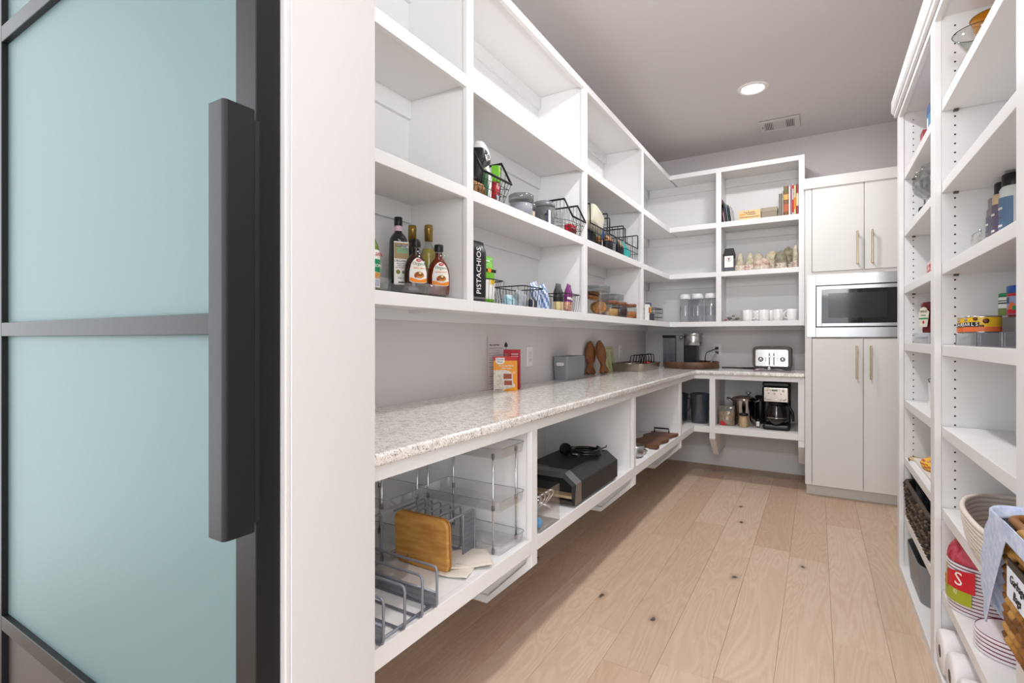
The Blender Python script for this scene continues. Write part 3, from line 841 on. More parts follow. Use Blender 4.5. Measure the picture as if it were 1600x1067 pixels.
def syrup(label, x, y, rz, body):
    t = thing('syrup_bottle', label, 'bottle', (x, y, ZT), rz, 'maple syrup bottles')
    prof = [(0.034, 0.0), (0.040, 0.003), (0.0430, 0.030), (0.0435, 0.070), (0.0405, 0.098), (0.033, 0.118), (0.022, 0.132), (0.0145, 0.142), (0.0135, 0.160)]
    SY = 0.66
    MB().lathe(prof, 36, sy=SY).build('bottle_body', body, t)
    MB().lathe([(0.0138, 0.135), (0.0138, 0.168)], 20, cap=False).build('neck', CGLASS, t)
    MB().lathe([(0.0165, 0.166), (0.0172, 0.168), (0.0172, 0.190), (0.0155, 0.192)], 24).build('cap', BLACK, t)
    MB().tube([(0.021 + 0.0085 * math.cos(a), 0, 0.146 + 0.0085 * math.sin(a)) for a in [2 * PI * i / 16 for i in range(16)]], 0.0025, 6, True).build('ring_handle', CGLASS, t)
    f = interp(prof)
    def arch(u): return (0.034 + 0.006 * (abs(2 * u - 1) ** 4), 0.075 + 0.050 * math.sqrt(max(0, 1 - (2 * u - 1) ** 2)))
    L_ = label_patch(f, 1, SY, -48, 48, arch).build('label', PAPERW, t)
    label_patch(f, 1, SY, -46, 46, lambda u: (0.036 + 0.006 * (abs(2 * u - 1) ** 4), 0.049 + 0.004 * math.cos(u * 6)), 0.0011).build('label_band', ORANGE, L_)
    y0 = -0.0435 * SY
    disc(L_, RED, 0, 0.115, 0.010, 0.0055, y0 - 0.0014 + 0.002)
    text('365', 0.008, WHT_INK, L_, (0, y0 - 0.0006, 0.115), FRONT)
    text('Organic', 0.0155, mat('sage_ink', '#5d7a5c', 0.6), L_, (0, y0 - 0.0022, 0.102), FRONT)
    text('MAPLE SYRUP', 0.0072, ORANGE, L_, (0, y0 - 0.0022, 0.086), FRONT)
    for q, (xx, zz, rx, rzz, m_) in enumerate(((0, 0.062, 0.019, 0.011, mat('waffle', '#c98b3e', 0.6)), (0, 0.066, 0.014, 0.008, mat('waffle_dark', '#8c4f1e', 0.6)), (0.003, 0.069, 0.005, 0.0035, mat('butter', '#f3e3a6', 0.6)), (-0.014, 0.058, 0.005, 0.006, mat('waffle_red', '#a5402a', 0.6)))):
        disc(L_, m_, xx, zz, rx, rzz, y0 - 0.0018 - 0.0004 * q, e=0.0003)
    return t
syrup('dark maple syrup bottle, left of the pair, black cap and pancake label', -1.236, 1.395, math.radians(64), [BROWN_G])
syrup('amber maple syrup bottle, right of the pair, black cap and pancake label', -1.232, 1.519, math.radians(58), [AMBER_G])
# green bottle cut by the jamb
t = thing('dressing_bottle', 'green dressing bottle half hidden by the door jamb', 'bottle', (-1.330, 1.250, ZT), math.radians(46))
prof = [(0.040, 0), (0.044, 0.004), (0.044, 0.130), (0.040, 0.155), (0.024, 0.195), (0.015, 0.215), (0.014, 0.235)]
MB().lathe(prof, 28).build('bottle_body', mat('green_dressing', '#5d7a1c', 0.12, coat=0.4), t)
MB().lathe([(0.016, 0.225), (0.016, 0.250), (0.014, 0.252)], 20).build('cap', LIME, t)
f = interp(prof)
L_ = label_patch(f, 1, 1, -80, 80, lambda u: (0.012, 0.140)).build('label', PAPERW, t)
label_patch(f, 1, 1, -80, 80, lambda u: (0.064, 0.108), 0.0011).build('label_band', GREEN, L_)
label_patch(f, 1, 1, 10, 78, lambda u: (0.042, 0.062), 0.0012).build('label_band', mat('food_orange', '#cf8f3a', 0.6), L_)
label_patch(f, 1, 1, -40, 70, lambda u: (0.016, 0.038), 0.0012).build('label_band', mat('lilac_grey', '#a9adc0', 0.6), L_)
a_ = math.radians(40)
text('ITALIAN', 0.016, RED, L_, (0.0452 * math.sin(a_), -0.0452 * math.cos(a_) - 0.001, 0.124), (PI / 2, 0, a_))
text('LEMON', 0.015, WHT_INK, L_, (0.0462 * math.sin(a_), -0.0462 * math.cos(a_) - 0.001, 0.085), (PI / 2, 0, a_))

# ------------------------------------------------------------------ B: baskets on the middle shelf, second bay
ZS = ZU['B'][1]
lip_basket('wire_basket', 'black wire basket stuffed with coffee bags and cartons, near end of the middle shelf', 0.222, 0.27, 0.18, 0.082, (-1.275, 1.790, ZS), LWALL, 'wire baskets on the middle shelf')
cb = thing('coffee_bag', 'black coffee bag with a white folded top leaning in the near wire basket', 'bag', (-1.255, 1.775, ZS + 0.062), LWALL + 0.25)
o = pouch(0.10, 0.085, 0.185, top=0.62, exp=3.2, pinch=0.75, mifn=lambda u, v: 1 if v > 0.80 or (0.0 < u < 0.30 and v > 0.62) else 0, crumple=0.02, seed=2)
o.build('bag_body', [mat('black_foil', '#1d1d20', 0.4), mat('white_foil', '#e4e2df', 0.5)], cb, rot=(0.12, 0.30, 0))
text('RO', 0.042, WHT_INK, cb, (0.014, -0.063, 0.118), (PI / 2 - 0.12, -0.45, 0))
text('de', 0.026, WHT_INK, cb, (0.022, -0.058, 0.075), (PI / 2 - 0.12, -0.45, 0), shear=0.3)
single(pouch(0.07, 0.08, 0.16, top=0.5, crumple=0.03, seed=3), 'coffee_bag', mat('silver_black_bag', '#2b2a2d', 0.35), 'second dark coffee bag wedged at the near end of the basket', 'bag', (-1.355, 1.735, ZS + 0.008), LWALL - 0.1)
t = carton('tea_carton', 'bright green carton standing above the rim of the near wire basket', 'carton', 0.045, 0.032, 0.070, LIME, (-1.200, 1.872, ZS + 0.090), LWALL + 0.35)
panel(t, mat('lime_light', '#a5d24f', 0.5), -0.019, 0.019, 0.044, 0.064, -0.0163); panel(t, WHT_INK, -0.002, 0.017, 0.012, 0.036, -0.0163)
for i in range(5): panel(t, GREYINK, 0.001, 0.014, 0.015 + 0.004 * i, 0.017 + 0.004 * i, -0.0169, 'barcode_line')
t = carton('red_carton', 'red and navy upright carton at the far end of the near wire basket', 'carton', 0.036, 0.034, 0.084, RED, (-1.205, 1.866, ZS + 0.005), LWALL)
panel(t, mat('navy_print', '#2a3c63', 0.5), -0.0182, 0.0182, 0.0, 0.030, -0.0173); panel(t, WHT_INK, -0.008, 0.007, 0.004, 0.028, -0.0178); panel(t, mat('pinkish', '#e4bdb9', 0.5), -0.008, 0.009, 0.056, 0.080, -0.0173)
single(pouch(0.055, 0.045, 0.150, top=0.1, crumple=0.02, seed=4, mifn=lambda u, v: 1 if 0.70 < u < 0.90 else (2 if v > 0.85 else 0)), 'snack_bag', [mat('dull_green_bag', '#3f6b4c', 0.5), WHT_INK, mat('tan_bag', '#b49157', 0.5)], 'green and white snack bag in the middle of the near wire basket', 'bag', (-1.215, 1.812, ZS + 0.008), LWALL)
single(pouch(0.085, 0.045, 0.052, top=0.3, crumple=0.05, seed=5), 'snack_bag', mat('brown_nuts', '#b98a55', 0.6, noise=(60, '#8a5f33', 0.5)), 'clear bag of brown nuts lying at the bottom of the near wire basket', 'bag', (-1.205, 1.738, ZS + 0.006), LWALL)
def round_tub(label, x, y, r, h, fill=None):
    t = thing('round_tub', label, 'container', (x, y, ZS), 0, 'round clear tubs')
    MB().lathe([(r * 0.94, 0), (r, 0.004), (r, h * 0.80)], 30).build('tub', ACRYL_D, t)
    MB().lathe([(r + 0.003, h * 0.74), (r + 0.003, h * 0.95), (r - 0.004, h)], 30).build('lid', see_through('tub_lid', '#cfd0cf', 0.08, 0.06, 0.3, '#a2a3a4'), t)
    fill = fill or mat('tub_grey', '#9c9ea3', 0.6)
    if fill: MB().lathe([(r * 0.88, 0.005), (r * 0.93, h * 0.62), (r * 0.5, h * 0.68)], 24).build('contents', fill, t)
    return t
round_tub('round clear tub with a grey lid beside the near wire basket', -1.262, 2.200, 0.060, 0.125)
round_tub('second round clear tub, lower, further along the shelf', -1.300, 2.312, 0.052, 0.110, mat('tub_powder', '#c9b9a5', 0.8))
t = thing('acrylic_bin', 'clear acrylic bin holding a grey canister on the middle shelf', 'bin', (-1.290, 2.468, ZS), LWALL)
open_box(0.165, 0.20, 0.10, 0.003, 0.008, 0.004).build('bin_body', ACRYL_D, t)
t = thing('canister', 'dark grey canister with a domed lid inside the clear bin', 'canister', (-1.268, 2.452, ZS + 0.004), 0)
MB().lathe([(0.055, 0), (0.060, 0.01), (0.062, 0.11)], 32).build('canister_body', mat('charcoal_can', '#57575a', 0.35), t)
MB().lathe([(0.063, 0.11), (0.064, 0.122), (0.056, 0.140), (0.03, 0.148), (0.001, 0.149)], 32).build('lid', mat('charcoal_lid', '#6a6b6e', 0.35), t)
t = carton('spice_packet', 'navy and white packet standing in the near end of the clear bin', 'packet', 0.06, 0.012, 0.085, mat('navy_print2', '#3a4a6b', 0.5), (-1.215, 2.425, ZS + 0.004), LWALL)
panel(t, WHT_INK, -0.03, -0.004, 0.0, 0.085, -0.0063)
lip_basket('wire_basket', 'empty black wire basket with a sloping rim at the far end of the middle shelf', 0.180, 0.26, 0.18, 0.078, (-1.270, 2.640, ZS), LWALL, 'wire baskets on the middle shelf')
t = carton('spice_packet', 'small red packet lying in the sloping wire basket', 'packet', 0.075, 0.04, 0.045, RED, (-1.195, 2.640, ZS + 0.006), LWALL)
panel(t, mat('dark_red', '#7a1620', 0.5), -0.0376, 0.0376, 0.0, 0.016, -0.0203); panel(t, WHT_INK, -0.025, 0.03, 0.026, 0.030, -0.0203)

# ------------------------------------------------------------------ C: bottom shelf, second bay
ZS = ZU['C'][1]
pt = thing('pistachio_bag', 'tall black bag of pistachios standing by the post', 'bag', (-1.222, 1.728, ZS), LWALL - 0.12)
pouch(0.122, 0.070, 0.252, top=0.45, exp=3.4, pinch=0.8, crumple=0.025, seed=8, mifn=lambda u, v: 1 if (0.90 < u or u < 0.04) and 0.12 < v < 0.85 else 0).build('bag_body', [mat('black_nut_bag', '#19191b', 0.33), mat('pistachio_window', '#b09a78', 0.6, noise=(70, '#6c5b40', 0.5))], pt)
text('PISTACHIOS', 0.0385, WHT_INK, pt, (-0.002, -0.0362, 0.128), (PI / 2, -PI / 2, 0), sx=0.92)
panel(pt, GREYINK, -0.04, 0.04, 0.012, 0.020, -0.0352)
gb = thing('snack_bag', 'bright green and white snack bag in the small wire basket', 'bag', (-1.235, 1.845, ZS + 0.004), LWALL - 0.1)
pouch(0.090, 0.045, 0.205, top=0.06, exp=3.2, crumple=0.015, seed=9, mifn=lambda u, v: 0 if v > 0.50 or v < 0.08 else 1).build('bag_body', [LIME, WHT_INK], gb)
panel(gb, INK, -0.043, 0.043, 0.133, 0.146, -0.0205, e=0.002); disc(gb, ORANGE, -0.004, 0.140, 0.012, 0.010, -0.0232); panel(gb, YELLOW, 0.002, 0.030, 0.082, 0.102, -0.0232)
panel(gb, WHT_INK, -0.012, 0.012, 0.180, 0.185, -0.0115)
wire_basket('wire_basket', 'small square black wire basket around the green snack bag', 0.105, 0.20, 0.10, (-1.285, 1.840, ZS), LWALL, 0.010, 0, 0.0028, 0.0013, 0.026, 0, group='wire baskets on the bottom shelf')
wire_basket('wire_basket', 'long black wire basket holding blue and grey snack bags', 0.185, 0.15, 0.10, (-1.272, 2.200, ZS), LWALL, 0.012, 0, 0.0028, 0.0013, 0.026, 0, group='wire baskets on the bottom shelf')
wire_basket('wire_basket', 'far black wire basket with a black and a purple bag in it', 0.165, 0.15, 0.10, (-1.265, 2.650, ZS), LWALL, 0.012, 0, 0.0028, 0.0013, 0.026, 0, group='wire baskets on the bottom shelf')
def snack(label, x, y, rz, w, d, h, mats, seed, fn=None, tilt=(0, 0, 0), **k):
    o = pouch(w, d, h, crumple=0.03, seed=seed, mifn=fn, **k).build('snack_bag', mats, None, (x, y, ZS + 0.005), (tilt[0], tilt[1], rz))
    return tag(o, label, 'bag')
snack('crumpled turquoise bag in the near end of the long wire basket', -1.300, 2.145, LWALL, 0.07, 0.05, 0.060, [mat('turquoise_bag', '#6fb3c8', 0.45, noise=(40, '#d4e6ea', 0.4)), WHT_INK], 11, None)
snack('silver grey bag in the middle of the long wire basket', -1.270, 2.205, LWALL, 0.08, 0.06, 0.085, [mat('silver_bag', '#b9bcc0', 0.35, noise=(30, '#84888e', 0.4))], 12)
snack('navy and cream snack bag low in the long wire basket', -1.228, 2.255, LWALL, 0.06, 0.04, 0.050, [mat('navy_bag', '#2b3047', 0.4), mat('cream_bag', '#d5ccb8', 0.5)], 13, lambda u, v: 1 if int(u * 24) % 5 == 0 else 0)
CH = [mat('chips_blue', '#5f7fb4', 0.4), mat('chips_white', '#ccd3e2', 0.4)]
snack('slim blue and white snack bag leaning at the far end of the long basket', -1.275, 2.385, LWALL, 0.075, 0.05, 0.145, CH, 14, lambda u, v: 1 if int(u * 24 + v * 6) % 3 else 0, (0, -0.25, 0))
snack('second slim blue and white snack bag leaning next to the wire basket', -1.262, 2.462, LWALL, 0.070, 0.05, 0.140, CH, 15, lambda u, v: 1 if int(u * 24 + v * 6) % 4 < 2 else 0, (0, -0.32, 0))
bp_ = snack('black snack bag with a cream base standing in the far wire basket', -1.255, 2.610, LWALL, 0.068, 0.05, 0.155, [mat('charcoal_bag', '#37393b', 0.4), mat('cream_print', '#d8c092', 0.5), INK], 16, lambda u, v: 1 if v < 0.30 else (2 if v < 0.48 else 0))
snack('purple snack bag leaning in the far wire basket', -1.235, 2.688, LWALL, 0.058, 0.045, 0.160, [mat('purple_bag', '#7c2a72', 0.35), mat('magenta_mix', '#b05a6a', 0.5, noise=(60, '#e3c2a0', 0.4)), WHT_INK], 17, lambda u, v: 1 if v < 0.35 else (2 if 0.42 < v < 0.47 and 0.5 < u < 0.9 else 0), (0, 0.14, 0))

# ------------------------------------------------------------------ D: black wire bins, third bay
ZS = ZU['B'][1]
def wire_bin(label, y, w, h, loc_x=-1.288):
    t = thing('wire_bin', label, 'basket', (loc_x, y, ZS), LWALL, 'black wire bins')
    d = 0.21; r = 0.0030
    b = MB()
    lp = h * 0.5; top = [(-w / 2, d / 2, h), (-w / 2, -d / 2 + 0.004, h), (-w / 2, -d / 2, h - 0.004), (-w / 2, -d / 2, lp), (w / 2, -d / 2, lp), (w / 2, -d / 2, h - 0.004), (w / 2, -d / 2 + 0.004, h), (w / 2, d / 2, h)]
    b.tube(top, 0.0042, 8, True)
    b.build('rim', BLK_WIRE, t)
    b = MB()
    for z in (0.003, h * 0.30):
        b.tube([(-w / 2, d / 2, z), (-w / 2, -d / 2, z), (w / 2, -d / 2, z), (w / 2, d / 2, z)], 0.0026, 6, True)
    nx = max(3, int(w / 0.04)); ny = 5
    for i in range(nx + 1):
        x = -w / 2 + w * i / nx
        b.tube([(x, -d / 2, lp), (x, -d / 2, 0.003), (x, d / 2, 0.003), (x, d / 2, h)], 0.0022, 5)
    for i in range(1, ny):
        y_ = -d / 2 + d * i / ny
        zt = h
        for x in (-w / 2, w / 2): b.tube([(x, y_, zt), (x, y_, 0.003)], 0.0022, 5)
    b.build('wires', BLK_WIRE, t)
wire_bin('tall black wire bin at the near end holding a cream bag', 3.055, 0.30, 0.235)
wire_bin('middle black wire bin of the three, with dark packets and a blue carton', 3.385, 0.28, 0.215)
wire_bin('far black wire bin of the three, with turquoise packets', 3.715, 0.30, 0.205)
def dsnack(*a, **k): return snack(*a, **k)
cr = snack('cream paper bag slumped over the rim of the near wire bin', -1.225, 3.065, LWALL, 0.19, 0.085, 0.155, [mat('cream_paper', '#c6c2ac', 0.6, noise=(9, '#d9d5c2', 0.4)), mat('label_blue', '#7f8db0', 0.6)], 21, lambda u, v: 1 if 0.80 < u < 0.92 and 0.3 < v < 0.55 else 0, (0, 0.40, 0), top=0.5, dome=0.72)
cr.location.z = ZS + 0.115
o = snack('pink and brown bag behind the cream bag in the near wire bin', -1.325, 3.285, LWALL, 0.17, 0.05, 0.15, [mat('pink_bag', '#d9bdb6', 0.5), mat('brown_bag', '#6b4a3a', 0.5)], 22, lambda u, v: 1 if u > 0.45 and u < 0.62 else 0, (0, 0.3, 0)); o.location.z = ZS + 0.115
snack('tan snack bag inside the near wire bin', -1.285, 2.960, LWALL, 0.09, 0.06, 0.15, [mat('tan_snack', '#c2a874', 0.5)], 23)
snack('black packet standing in the near wire bin', -1.265, 3.110, LWALL, 0.11, 0.05, 0.125, [mat('black_packet', '#222126', 0.4)], 24)
snack('brown and gold packet in the middle wire bin', -1.300, 3.300, LWALL, 0.09, 0.06, 0.16, [mat('gold_packet', '#9a6a34', 0.4), mat('dark_packet', '#2b2523', 0.4)], 25, lambda u, v: 1 if v < 0.45 else 0)
snack('dark packet with a copper lid in the middle wire bin', -1.250, 3.395, LWALL, 0.10, 0.06, 0.14, [mat('dark_packet2', '#26252b', 0.4), mat('copper_packet', '#b07a48', 0.4)], 26, lambda u, v: 1 if 0.62 < v < 0.85 else 0)
t = carton('blue_carton', 'blue upright carton at the back of the middle wire bin', 'carton', 0.07, 0.05, 0.21, BLUE, (-1.345, 3.475, ZS + 0.006), LWALL)
panel(t, WHT_INK, -0.03, 0.03, 0.05, 0.11, -0.0253)
snack('black and tan packet in the near end of the far wire bin', -1.250, 3.640, LWALL, 0.10, 0.05, 0.13, [mat('black_tan', '#2a292d', 0.4), mat('tan_spot', '#b69a78', 0.5)], 27, lambda u, v: 1 if v > 0.55 and 0.6 < u < 0.9 else 0)
TQ = mat('turquoise_packet', '#35b8b4', 0.4)
snack('turquoise packet leaning in the far wire bin, nearer one', -1.262, 3.745, LWALL, 0.06, 0.05, 0.140, [TQ], 28, None, (0, 0.1, 0))
snack('turquoise packet leaning in the far wire bin, further one', -1.258, 3.818, LWALL, 0.06, 0.05, 0.115, [TQ], 29, None, (0, 0.12, 0))
snack('dull teal bag at the far end of the last wire bin', -1.300, 3.845, LWALL, 0.05, 0.12, 0.085, [mat('dull_teal', '#4e7a78', 0.5)], 30)

# ------------------------------------------------------------------ E: canisters and jars, third bay
ZS = ZU['C'][1]
COOKIE = mat('cookie', '#c08544', 0.8, noise=(90, '#7a4a22', 0.4))
def canister(label, x, y, w, h, fill, rz):
    t = thing('food_canister', label, 'canister', (x, y, ZS), rz, 'clear food canisters')
    open_box(w, w, h * 0.80, 0.003, 0.012, 0.003).build('canister_body', ACRYL, t)
    l = open_box(w + 0.004, w + 0.004, 0.04, 0.004, 0.014, 0).build('lid', see_through('canister_lid', '#e9ebeb', 0.08, 0.05, 0.15, '#c4c8c8'), t, loc=(0, 0, h * 0.80))
    MB().box(-w / 2 + 0.01, w / 2 - 0.01, -w / 2 + 0.01, w / 2 - 0.01, 0.036, 0.040).build('lid_top', mat('canister_grey', '#b8bcbb', 0.4), l)
    return t
c1 = canister('tallest square clear canister with big cookies inside', -1.270, 3.180, 0.165, 0.195, None, LWALL - 0.1)
for i, (x, y, z, ax, az) in enumerate(((-0.01, -0.045, 0.052, 1.35, 0.1), (0.03, -0.01, 0.052, 1.2, 0.5), (0.0, 0.0, 0.108, 0.15, 0.0), (-0.01, 0.01, 0.124, 0.25, 0.6), (0.015, 0.005, 0.142, -0.2, 0.2))):
    o = MB().lathe([(0.001, 0), (0.040, 0), (0.046, 0.006), (0.040, 0.012), (0.001, 0.014)], 20).build('cookie', COOKIE, None, (-1.27 - y, 3.18 + x, ZS + z), (ax * 0.9, 0.2, az))
    tag(o, ['cookie standing upright in front, inside the tallest clear canister', 'cookie standing behind the front one, inside the tallest canister', 'flat cookie at the bottom of the pile in the tallest canister', 'tilted cookie in the middle of the pile in the tallest canister', 'topmost cookie of the pile in the tallest canister'][i], 'cookie', 'cookies in the tall canister')
canister('square clear canister, second tallest, behind the small jars', -1.368, 3.770, 0.155, 0.185, None, LWALL - 0.1)
JWOOD = mat('jar_wood', '#8a5638', 0.55, noise=(20, '#6f4229', 0.4))
def jar(label, x, y, fill, fh):
    t = thing('glass_jar', label, 'jar', (x, y, ZS), 0, 'small glass jars with wooden lids')
    MB().lathe([(0.052, 0), (0.057, 0.004), (0.057, 0.078), (0.052, 0.086)], 28, cap=True).build('glass', CGLASS, t)
    MB().lathe([(0.046, 0.087), (0.052, 0.089), (0.055, 0.100), (0.052, 0.110), (0.001, 0.112)], 28).build('wooden_lid', JWOOD, t)
    MB().lathe([(0.053, 0.003), (0.054, fh), (0.03, fh + 0.006), (0.001, fh + 0.008)], 24).build('contents', fill, t)
jar('small glass jar with a wooden lid and pale oats, between the canisters', -1.225, 3.365, mat('oats', '#d2a868', 0.8, noise=(120, '#b0804a', 0.5)), 0.050)
jar('small glass jar of dark beans with a wooden lid', -1.228, 3.570, mat('dark_beans', '#4a3033', 0.6, noise=(150, '#2a1c20', 0.5)), 0.072)
jar('small glass jar of orange nuts with a wooden lid, furthest of the jars', -1.228, 3.795, mat('orange_nuts', '#c98244', 0.7, noise=(130, '#8f4d22', 0.5)), 0.050)

# ------------------------------------------------------------------ F: corner, bottom shelf
b0 = wire_basket('wire_basket', 'small black wire basket in the shelving corner', 0.24, 0.20, 0.115, (-1.300, 4.560, ZS), LWALL, 0.0, 0, 0.0032, 0.0020, 0.045, 2)
def spice(label, x, y, w, h, m, m2):
    t = carton('spice_box', label, 'box', w, 0.035, h, m, (x, y, ZS + 0.004), LWALL, 'small boxes by the corner basket')
    panel(t, m2, -w / 2 + 0.004, w / 2 - 0.004, h * 0.45, h * 0.8, -0.0178)
spice('small red and white box by the corner wire basket', -1.235, 4.300, 0.045, 0.135, WHT_INK, RED)
spice('small blue topped box by the corner wire basket', -1.240, 4.355, 0.05, 0.150, mat('navy_tin', '#3c567a', 0.5), YELLOW)
spice('small green tin by the corner wire basket', -1.262, 4.408, 0.045, 0.110, mat('green_tin', '#7e9a4a', 0.5), mat('cream_tin', '#e2dcc0', 0.5))
spice('small dark tin lowest of the boxes in the corner', -1.205, 4.330, 0.05, 0.055, mat('dark_tin', '#3c3640', 0.5), mat('plum_tin', '#5e4c60', 0.5))
o = MB().box(-0.012, 0.012, -0.0015, 0.0015, 0, 0.20).build('paper_slip', PAPERW, None, (-1.275, 4.290, ZS + 0.002), (0, 0.18, LWALL)); tag(o, 'tall white paper slip leaning behind the corner boxes', 'paper')

# ------------------------------------------------------------------ F2: tall canisters on the back shelving
ZS = ZU['C'][1]
WLID = mat('white_lid', '#e9e8ea', 0.35)
def tall_can(label, x, y):
    t = thing('tall_canister', label, 'canister', (x, y, ZS), 0, 'tall clear canisters with white lids')
    MB().lathe([(0.046, 0), (0.050, 0.004), (0.050, 0.222)], 32).build('canister_body', see_through('can_clear', '#f8f8fa', 0.05, 0.03, 0.03, '#e6e6ea'), t)
    MB().lathe([(0.053, 0.215), (0.055, 0.220), (0.055, 0.256), (0.050, 0.262), (0.001, 0.263)], 32).build('lid', WLID, t)
    MB().lathe([(0.0506, 0.060), (0.0506, 0.150)], 32, cap=False).build('label_strip', see_through('can_mark', '#fafafc', 0.05, 0.2, 0.06, '#f4f4f4'), t)
tall_can('tall clear canister with a white lid, left of three', -1.058, 4.935)
tall_can('tall clear canister with a white lid, middle of three', -0.945, 4.925)
tall_can('tall clear canister with a white lid, right of three beside the post', -0.832, 4.930)
tall_can('tall clear canister with a white lid, behind the left two', -1.010, 5.060)

# ------------------------------------------------------------------ G: back shelving, right column
ZS = ZU['A'][1]
def book(label, x, w, d, h, m, lean=0.0, y0=4.835, group='books on the top back shelf', band=None):
    t = thing('book', label, 'book', (x, y0, ZS), 0, group)
    t.rotation_euler = (0, lean, 0)
    MB().box(-w / 2, w / 2, 0, 0.002, 0, h).box(-w / 2, -w / 2 + 0.002, 0, d, 0, h).box(w / 2 - 0.002, w / 2, 0, d, 0, h).build('cover', m, t)
    MB().box(-w / 2 + 0.002, w / 2 - 0.002, 0.002, d - 0.004, 0.004, h - 0.004).build('pages', PAPERW, t)
    if band:
        for z0, z1, mm in band: panel(t, mm, -w / 2 + 0.001, w / 2 - 0.001, z0 * h, z1 * h, -0.0004)
    return t
mg = ('#3b2428', '#d9a9ae', '#54595f', '#8f979a', '#49535a', '#d5d6da')
for i, c in enumerate(mg):
    names = ['dark maroon', 'pink', 'charcoal', 'light grey', 'slate', 'white']
    book('thin %s magazine leaning at the left end of the top back shelf' % names[i], -0.714 + i * 0.0150, 0.009, 0.20, 0.20 - 0.012 * i + (0.03 if i == 1 else 0), mat('mag_%d' % i, c, 0.4), -0.02 if i < 1 else -0.13, 4.82, 'leaning magazines')
t = carton('game_box', 'low cream box lettered in small print on the top back shelf', 'box', 0.175, 0.12, 0.088, mat('cream_box', '#dcb987', 0.6), (-0.500, 4.895, ZS), 0)
text('Tag Reader', 0.020, mat('brown_ink', '#4b3726', 0.6), t, (0.0, -0.0606, 0.068), FRONT); panel(t, ORANGE, -0.08, -0.03, 0.048, 0.056, -0.0604); panel(t, mat('brown_ink2', '#7b5c3e', 0.6), -0.02, 0.05, 0.048, 0.054, -0.0604); panel(t, mat('brown_ink3', '#8b6a4a', 0.6), -0.08, 0.08, 0.026, 0.032, -0.0604)
t = thing('keepsake_box', 'taupe lidded box beside the cream box on the top back shelf', 'box', (-0.347, 4.890, ZS), 0)
TAUPE = mat('taupe_card', '#8d8371', 0.7)
MB().box(-0.060, 0.060, -0.06, 0.06, 0, 0.055).build('box_body', TAUPE, t, bevel=0.001); MB().box(-0.062, 0.062, -0.062, 0.062, 0.055, 0.09).build('lid', mat('taupe_lid', '#9a907d', 0.7), t, bevel=0.001)
bk = [(0.026, 0.195, '#6f675a', 'dark taupe book, shortest, next to the taupe box', None), (0.010, 0.215, '#cfc9b8', 'thin cream book between the taupe and the orange spines', None),
      (0.036, 0.252, '#7a4a22', 'thick orange and brown patterned cookbook', ((0.55, 0.72, mat('spine_gold', '#d7a248', 0.5)), (0.15, 0.4, mat('spine_rust', '#b3562a', 0.5)), (0.78, 0.93, mat('spine_olive', '#5d5a2c', 0.5)))),
      (0.015, 0.245, '#e8e3e0', 'slim white book right of the orange cookbook', None), (0.011, 0.255, '#d48b90', 'slim pink book among the cookbooks', None),
      (0.013, 0.262, '#e7dcdc', 'white and red spined book, tallest of the row', ((0.1, 0.5, RED), (0.85, 0.97, RED))), (0.017, 0.248, '#e8cf9a', 'pale yellow spined cookbook', ((0.2, 0.6, ORANGE),)), (0.018, 0.256, '#9c1f26', 'dark red book at the right end of the row', ((0.3, 0.7, mat('spine_cream', '#e2c9a8', 0.5)),))]
x = -0.276
for i, (w, h_, c, lb, band) in enumerate(bk):
    book(lb, x + w / 2, w - 0.001, 0.18, h_, mat('book_%d' % i, c, 0.45), 0, 4.835, 'books on the top back shelf', band); x += w
ZS = ZU['B'][1]
t = thing('coffee_bag', 'black gusseted coffee bag with a white label on the back shelf', 'bag', (-0.668, 4.885, ZS), 0)
b = MB(); rows = [rrect(0.088, 0.06, 0.006, 2), rrect(0.092, 0.062, 0.006, 2), rrect(0.094, 0.06, 0.006, 2), rrect(0.100, 0.056, 0.006, 2), rrect(0.072, 0.03, 0.006, 2), rrect(0.070, 0.012, 0.004, 2)]
zz = [0, 0.04, 0.12, 0.155, 0.205, 0.212]; n = len(rows[0])
b.add([(x, y, z) for r, z in zip(rows, zz) for x, y in r], [(j * n + i, j * n + (i + 1) % n, (j + 1) * n + (i + 1) % n, (j + 1) * n + i) for j in range(5) for i in range(n)] + [tuple(range(n))[::-1], tuple(5 * n + i for i in range(n))], False)
for q in range(len(b.m)):
    if q < 2 * n: b.m[q] = 1
b.build('bag_body', [mat('matte_black_bag', '#161617', 0.5), mat('grey_bag_base', '#55585d', 0.5)], t)
lb_ = panel(t, WHT_INK, -0.036, 0.036, 0.042, 0.142, -0.0325, 'label', 0.0008)
MB().tube([(0.020 * math.cos(a), -0.0338, 0.112 + 0.018 * math.sin(a)) for a in [2 * PI * i / 18 for i in range(18)]], 0.0009, 4, True).build('label_emblem', GREYINK, lb_)
disc(lb_, mat('emblem_red', '#8d5b5b', 0.6), 0, 0.118, 0.008, 0.007, -0.0338); panel(lb_, INK, -0.003, 0.003, 0.092, 0.114, -0.0342)
MESHB = see_through('net_bag', '#d9d2c2', 0.05, 0.4, 0.55, '#c9c0aa')
sx = [(-0.582, 0.100, 0.165, 0.9), (-0.500, 0.105, 0.160, 0.9), (-0.445, 0.100, 0.165, 0.3), (-0.410, 0.130, 0.105, 0.2), (-0.330, 0.115, 0.172, 0.3), (-0.262, 0.100, 0.155, 0.3), (-0.212, 0.100, 0.200, 0.25), (-0.153, 0.046, 0.200, 0.2)]
sn = ['peaked bag of dried goods next to the coffee bag', 'peaked bag of green dried leaves', 'rounded bag behind the pink one', 'low clear bag with pink sweets in front', 'beige bag with an orange tint, mid row', 'bag with a dark herb patch', 'tall bag leaning right near the end of the row', 'squarish bag against the right end post']
sc_ = ['#a89c8a', '#a09d7e', '#ada184', '#b38d80', '#ad9a74', '#918a76', '#a2977a', '#a89d85']
